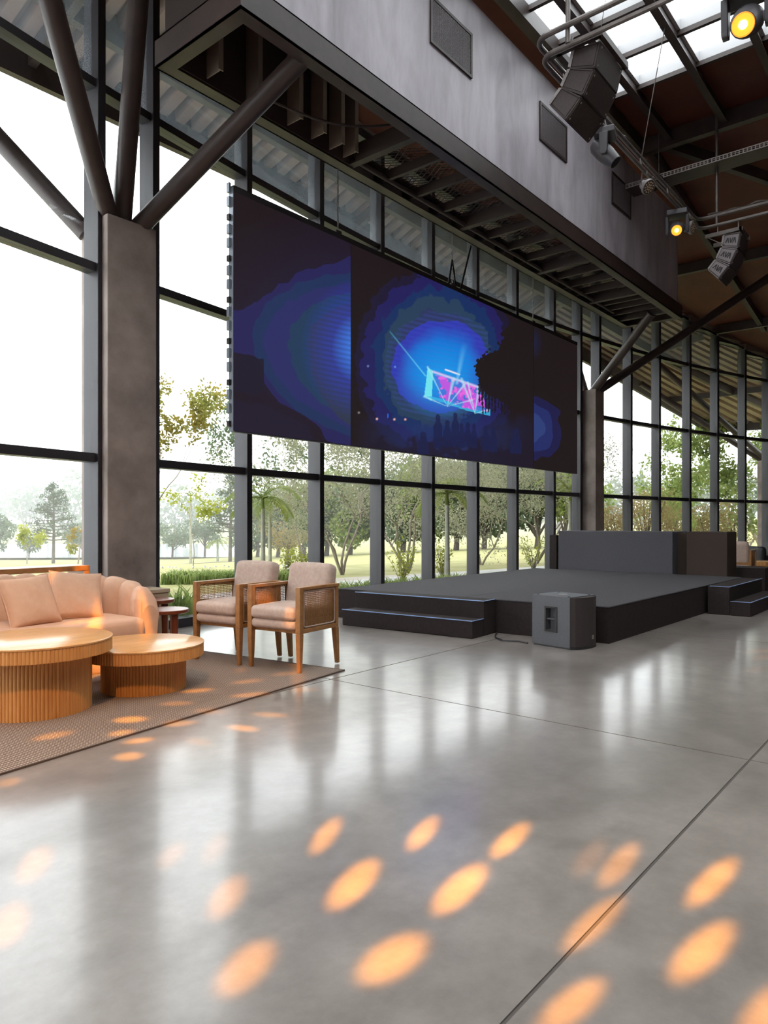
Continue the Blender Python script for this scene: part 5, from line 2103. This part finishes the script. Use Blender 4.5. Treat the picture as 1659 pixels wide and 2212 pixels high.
for (px_, t, h, w, lab, s) in ((868, 15.3, 1.0, 0.9, 'bright lime shrub in the middle of the garden border', 71), (958, 16.2, 1.05, 0.8, 'bright lime shrub below the bright palm', 72), (1152, 19.5, 1.15, 1.0, 'bright lime shrub near the back corner of the stage', 73), (655, 16.8, 0.95, 0.7, 'lime shrub just left of the many stemmed tree', 74), (620, 17.5, 0.8, 0.6, 'sparse lime shrub behind the rear armchair', 75)):
    shrub(px_, t, h, w, lab, LM['lime'], s, group='lime green shrubs in the garden border')
grass_strip((362, 15.8), (690, 16.2), 2200, 0.31, 'strip of long leaved green border plants with white flowers', 81, depth=1.1, flowers=0.02)
grass_strip((700, 11.6), (1010, 14.2), 1500, 0.36, 'row of long leaved green plants along the glass behind the stage', 82, depth=0.7)
grass_strip((340, 8.6), (420, 8.9), 90, 0.62, 'thin reeds growing just outside the left windows', 83, depth=0.5)
grass_strip((340, 8.15), (470, 8.85), 420, 0.14, 'low yellow green ground cover just outside the left windows', 84, depth=0.35)
# ---- right of the far column
tree(1328, 33, 3.9, 'bare twiggy tree right of the far column', LM['brown'], 91, stems=2, depth=4, per_tip=0, spread=0.5, gravity=0.08, trunk_r=0.045, first=0.3, bark=BARK_D)
for (px_, t, h, w, lab, s) in ((1335, 28, 2.1, 2.2, 'leftmost brown hedge shrub beyond the far glass', 92), (1395, 29, 2.7, 2.6, 'tallest brown hedge shrub beyond the far glass', 93), (1450, 30, 2.1, 2.2, 'brown hedge shrub right of the tallest one', 94), (1530, 30, 2.2, 2.2, 'olive hedge shrub left of the big green tree', 95), (1580, 31, 2.4, 2.4, 'olive hedge shrub under the big green tree', 96)):
    blob_tree(px_, t, h, w, lab, LM['brown'], s, count=2200, leaf=(0.10, 0.05), trunk=0.08, group='brown hedge shrubs', name='hedge_shrub', cat_='shrub', lumps=9)
tree(1650, 33, 8.2, 'big leafy green tree at the far right beyond the glass', LM['green'], 97, stems=3, depth=4, per_tip=20, leaf=(0.19, 0.10), scatter=0.45, spread=0.95, trunk_r=0.06, first=0.33, lean=(-0.05, 0.1))
tree(1612, 36, 6.0, 'second leafy green tree left of the big one', LM['green'], 98, stems=2, depth=4, per_tip=18, leaf=(0.19, 0.10), scatter=0.45, spread=0.9, trunk_r=0.05, first=0.33)
blob_tree(1462, 80, 4.2, 5.0, 'faint rounded tree far behind the hedge', LM['dark'], 99, count=900, leaf=(0.36, 0.22))
palm(1470, 70, 2.6, 'small faint palm far behind the brown hedge', 100, fl=1.3, nf=10)
# ---- far wooded shore
def ordn(n):
    a = ['', 'first', 'second', 'third', 'fourth', 'fifth', 'sixth', 'seventh', 'eighth', 'ninth', 'tenth', 'eleventh', 'twelfth', 'thirteenth', 'fourteenth', 'fifteenth', 'sixteenth', 'seventeenth', 'eighteenth', 'nineteenth']
    if n < 20:
        return a[n]
    t = {2: 'twent', 3: 'thirt', 4: 'fort'}[n // 10]
    return t + 'ieth' if n % 10 == 0 else t + 'y-' + a[n % 10]


rg = random.Random(5)
n = 0
for k in range(44):
    px_ = -220 + k * 46
    t = rg.uniform(125, 170)
    h = rg.uniform(7, 11) * (1.25 if px_ < 320 else 1.0)
    blob_tree(px_, t, h, h * 1.0, '%s hazy tree counted from the left along the far wooded shore' % ordn(k + 1), LM['dark'], 200 + k, count=420, leaf=(0.9, 0.6), trunk=0.08, group='far wooded shore', zoff=0.0, lumps=5)
# ---- transmission tower far away
x, y = at_depth(1512, 190)
pyl = empty('transmission_tower', (x, y, ground_z(x, y)), 'faint lattice transmission tower far away in the haze', 'tower')
H_ = 13.0
z0 = ground_z(x, y)
for sx in (-1, 1):
    for sy in (-1, 1):
        MB().bar((x + sx * 1.6, y + sy * 1.6, z0), (x + sx * 0.35, y + sy * 0.35, z0 + H_), 0.10, 0.10).build('tower_leg', M['pipe'], pyl)
for k in range(6):
    f0, f1 = k / 6, (k + 1) / 6
    w0, w1 = 1.6 - 1.25 * f0, 1.6 - 1.25 * f1
    for (a, b) in (((-w0, -w0), (w1, -w1)), ((w0, -w0), (-w1, -w1))):
        MB().bar((x + a[0], y + a[1], z0 + H_ * f0), (x + b[0], y + b[1], z0 + H_ * f1), 0.06, 0.06).build('lattice_bar', M['pipe'], pyl)
for zz, w in ((0.78, 3.4), (0.90, 4.2), (1.0, 3.0)):
    MB().bar((x - w * RGT[0], y - w * RGT[1], z0 + H_ * zz), (x + w * RGT[0], y + w * RGT[1], z0 + H_ * zz), 0.12, 0.12).build('cross_arm', M['pipe'], pyl)
# ================================================================== HAZE over the grounds and lake
def haze_box(name, x0, y0, z0, x1, y1, z1, dens):
    o = MB().box(x0, y0, z0, x1, y1, z1).build(name, None)
    m = bpy.data.materials.new('morning_haze')
    m.use_nodes = True
    nt = m.node_tree
    nt.nodes.remove(nt.nodes['Principled BSDF'])
    vs_ = nt.nodes.new('ShaderNodeVolumeScatter')
    vs_.inputs['Color'].default_value = (0.99, 0.995, 1.0, 1)
    vs_.inputs['Density'].default_value = dens
    vs_.inputs['Anisotropy'].default_value = 0.0
    nt.links.new(vs_.outputs[0], nt.nodes['Material Output'].inputs['Volume'])
    m.volume_intersection_method = 'FAST' if hasattr(m, 'volume_intersection_method') else None
    m.cycles.homogeneous_volume = True
    o.data.materials.append(m)
    tag(o, 'thin white haze over lawn and lake', 'haze', kind='stuff')
    return o


HAZE = 0.0034
haze_box('haze', -260, 30, -8, 300, 330, 30, HAZE)
scene.cycles.volume_bounces = 1

# ================================================================== ORANGE SPOTS thrown by the overhead moving head
LP = Vector((pD[0], pD[1], pD[2] - 0.22))


def on_floor(px, py, z=0.0):
    d = pix(px, py)
    t = (z - EYE) / d[2]
    return Vector((d[0] * t, d[1] * t, z))


# centre of each spot as it lies on floor, rug or furniture: (px, py, half axis along, half width, height of surface, strength)
SPOTS = [
    (705, 1803, 42, -52, 30, 0, 1.0), (915, 1798, 44, -48, 30, 0, 1.0), (1103, 1813, 54, -48, 30, 0, 1.0),
    (765, 1907, 70, -66, 46, 0, 1.15), (995, 1917, 74, -66, 46, 0, 1.05), (1338, 1866, 44, -50, 30, 0, 0.55), (1540, 1903, 56, -52, 32, 0, 1.0),
    (1285, 1992, 74, -66, 36, 0, 0.65), (1520, 2052, 88, -80, 60, 0, 1.0), (850, 2068, 100, -60, 64, 0, 0.8), (532, 2088, 80, -72, 60, 0, 0.55),
    (492, 1936, 48, -60, 44, 0, 0.42), (75, 1866, 48, -50, 40, 0, 0.36), (20, 1995, 46, -62, 52, 0, 0.36), (372, 1846, 34, -34, 26, 0, 0.2), (465, 1830, 26, -36, 24, 0, 0.16),
    (1236, 2170, 96, -74, 52, 0, 0.75), (1655, 2190, 50, -60, 44, 0, 0.7), (1275, 1852, 24, -26, 18, 0, 0.15),
    (282, 1557, 52, -3, 10, 0, 1.0), (262, 1586, 40, -6, 9, 0, 0.7), (300, 1600, 48, -6, 9, 0, 0.9), (390, 1563, 52, -5, 9, 0, 0.6), (278, 1634, 46, -4, 14, 0, 0.9), (430, 1602, 36, 4, 10, 0, 0.28),
    (115, 1592, 64, -12, 10, 0, 0.5), (525, 1573, 40, 4, 8, 0, 0.8), (585, 1544, 40, 2, 6, 0, 0.6), (455, 1538, 40, 0, 6, 0, 0.3), (428, 1494, 46, -4, 6, 0, 0.65), (540, 1503, 44, -4, 5, 0, 0.55),
    (535, 1474, 40, -4, 5, 0, 0.4), (620, 1457, 34, -3, 4, 0, 0.3), (660, 1490, 34, -2, 5, 0, 0.35), (18, 1690, 40, -8, 14, 0, 0.4), (380, 1522, 44, -2, 6, 0, 0.35),
    (196, 1303, 18, -12, 9, 0.60, 0.7), (306, 1296, 9, 3, 9, 0.60, 0.45), (120, 1244, 20, -4, 5, 0.75, 0.4), (175, 1224, 26, -3, 6, 0.81, 0.8), (180, 1345, 60, -8, 6, 0.41, 0.35),
    (570, 1280, 34, -2, 5, 0.62, 0.5), (500, 1330, 26, -3, 5, 0.51, 0.2), (620, 1320, 30, -4, 5, 0.51, 0.2), (640, 1440, 8, 0, 22, 0.1, 0.25),
    (1640, 1406, 30, -2, 4, 0, 0.45), (1648, 1420, 26, -2, 4, 0, 0.4), (1636, 1446, 20, -2, 4, 0, 0.2),
]
BEAM = 7600
beam_no = 0
for (px_, py_, ax_, ay_, wd_, zz, st) in SPOTS:
    # one narrow elliptical beam of the multi-beam lamp for each spot
    pc = on_floor(px_, py_, zz)
    ln = math.hypot(ax_, ay_)
    e1 = on_floor(px_ + ax_, py_ + ay_, zz)
    e2 = on_floor(px_ - ay_ / ln * wd_, py_ + ax_ / ln * wd_, zz)
    d = (pc - LP).normalized()

    def tang(p):
        q = p - LP
        return q / q.dot(d) - d
    a, b = tang(e1), tang(e2)
    # principal axes of the ellipse spanned by the two conjugate half axes
    u0 = a.normalized()
    v0 = d.cross(u0)
    A = np.array([[a.dot(u0), b.dot(u0)], [a.dot(v0), b.dot(v0)]])
    Uu, S, _ = np.linalg.svd(A)
    ex = (u0 * float(Uu[0, 0]) + v0 * float(Uu[1, 0])).normalized()
    ez = -d
    ey = ez.cross(ex)
    ld = bpy.data.lights.new('orange_beam', 'SPOT')
    ld.energy = BEAM * st
    ld.color = (1.0, 0.38, 0.01)
    ld.spot_size = 2 * math.atan(float(S[1]) * 0.88)
    ld.spot_blend = 1.0
    ld.shadow_soft_size = 0.02
    lo = bpy.data.objects.new('orange_beam', ld)
    COL.objects.link(lo)
    R = Matrix((ex, ey, ez)).transposed().to_4x4()
    lo.matrix_world = Matrix.Translation(LP) @ R @ Matrix.Diagonal((float(S[0] / S[1]), 1, 1, 1))

ld = bpy.data.lights.new('warm_wash_beam', 'SPOT')
ld.energy = 700
ld.color = (1.0, 0.48, 0.14)
ld.spot_size = math.radians(30)
ld.spot_blend = 0.8
ld.shadow_soft_size = 0.06
lo = bpy.data.objects.new('warm_wash_beam', ld)
COL.objects.link(lo)
lo.location = LP + Vector((0.02, 0, -0.02))
lo.rotation_euler = (Vector((2.2, 4.45, 0.2)) - LP).to_track_quat('-Z', 'Y').to_euler()
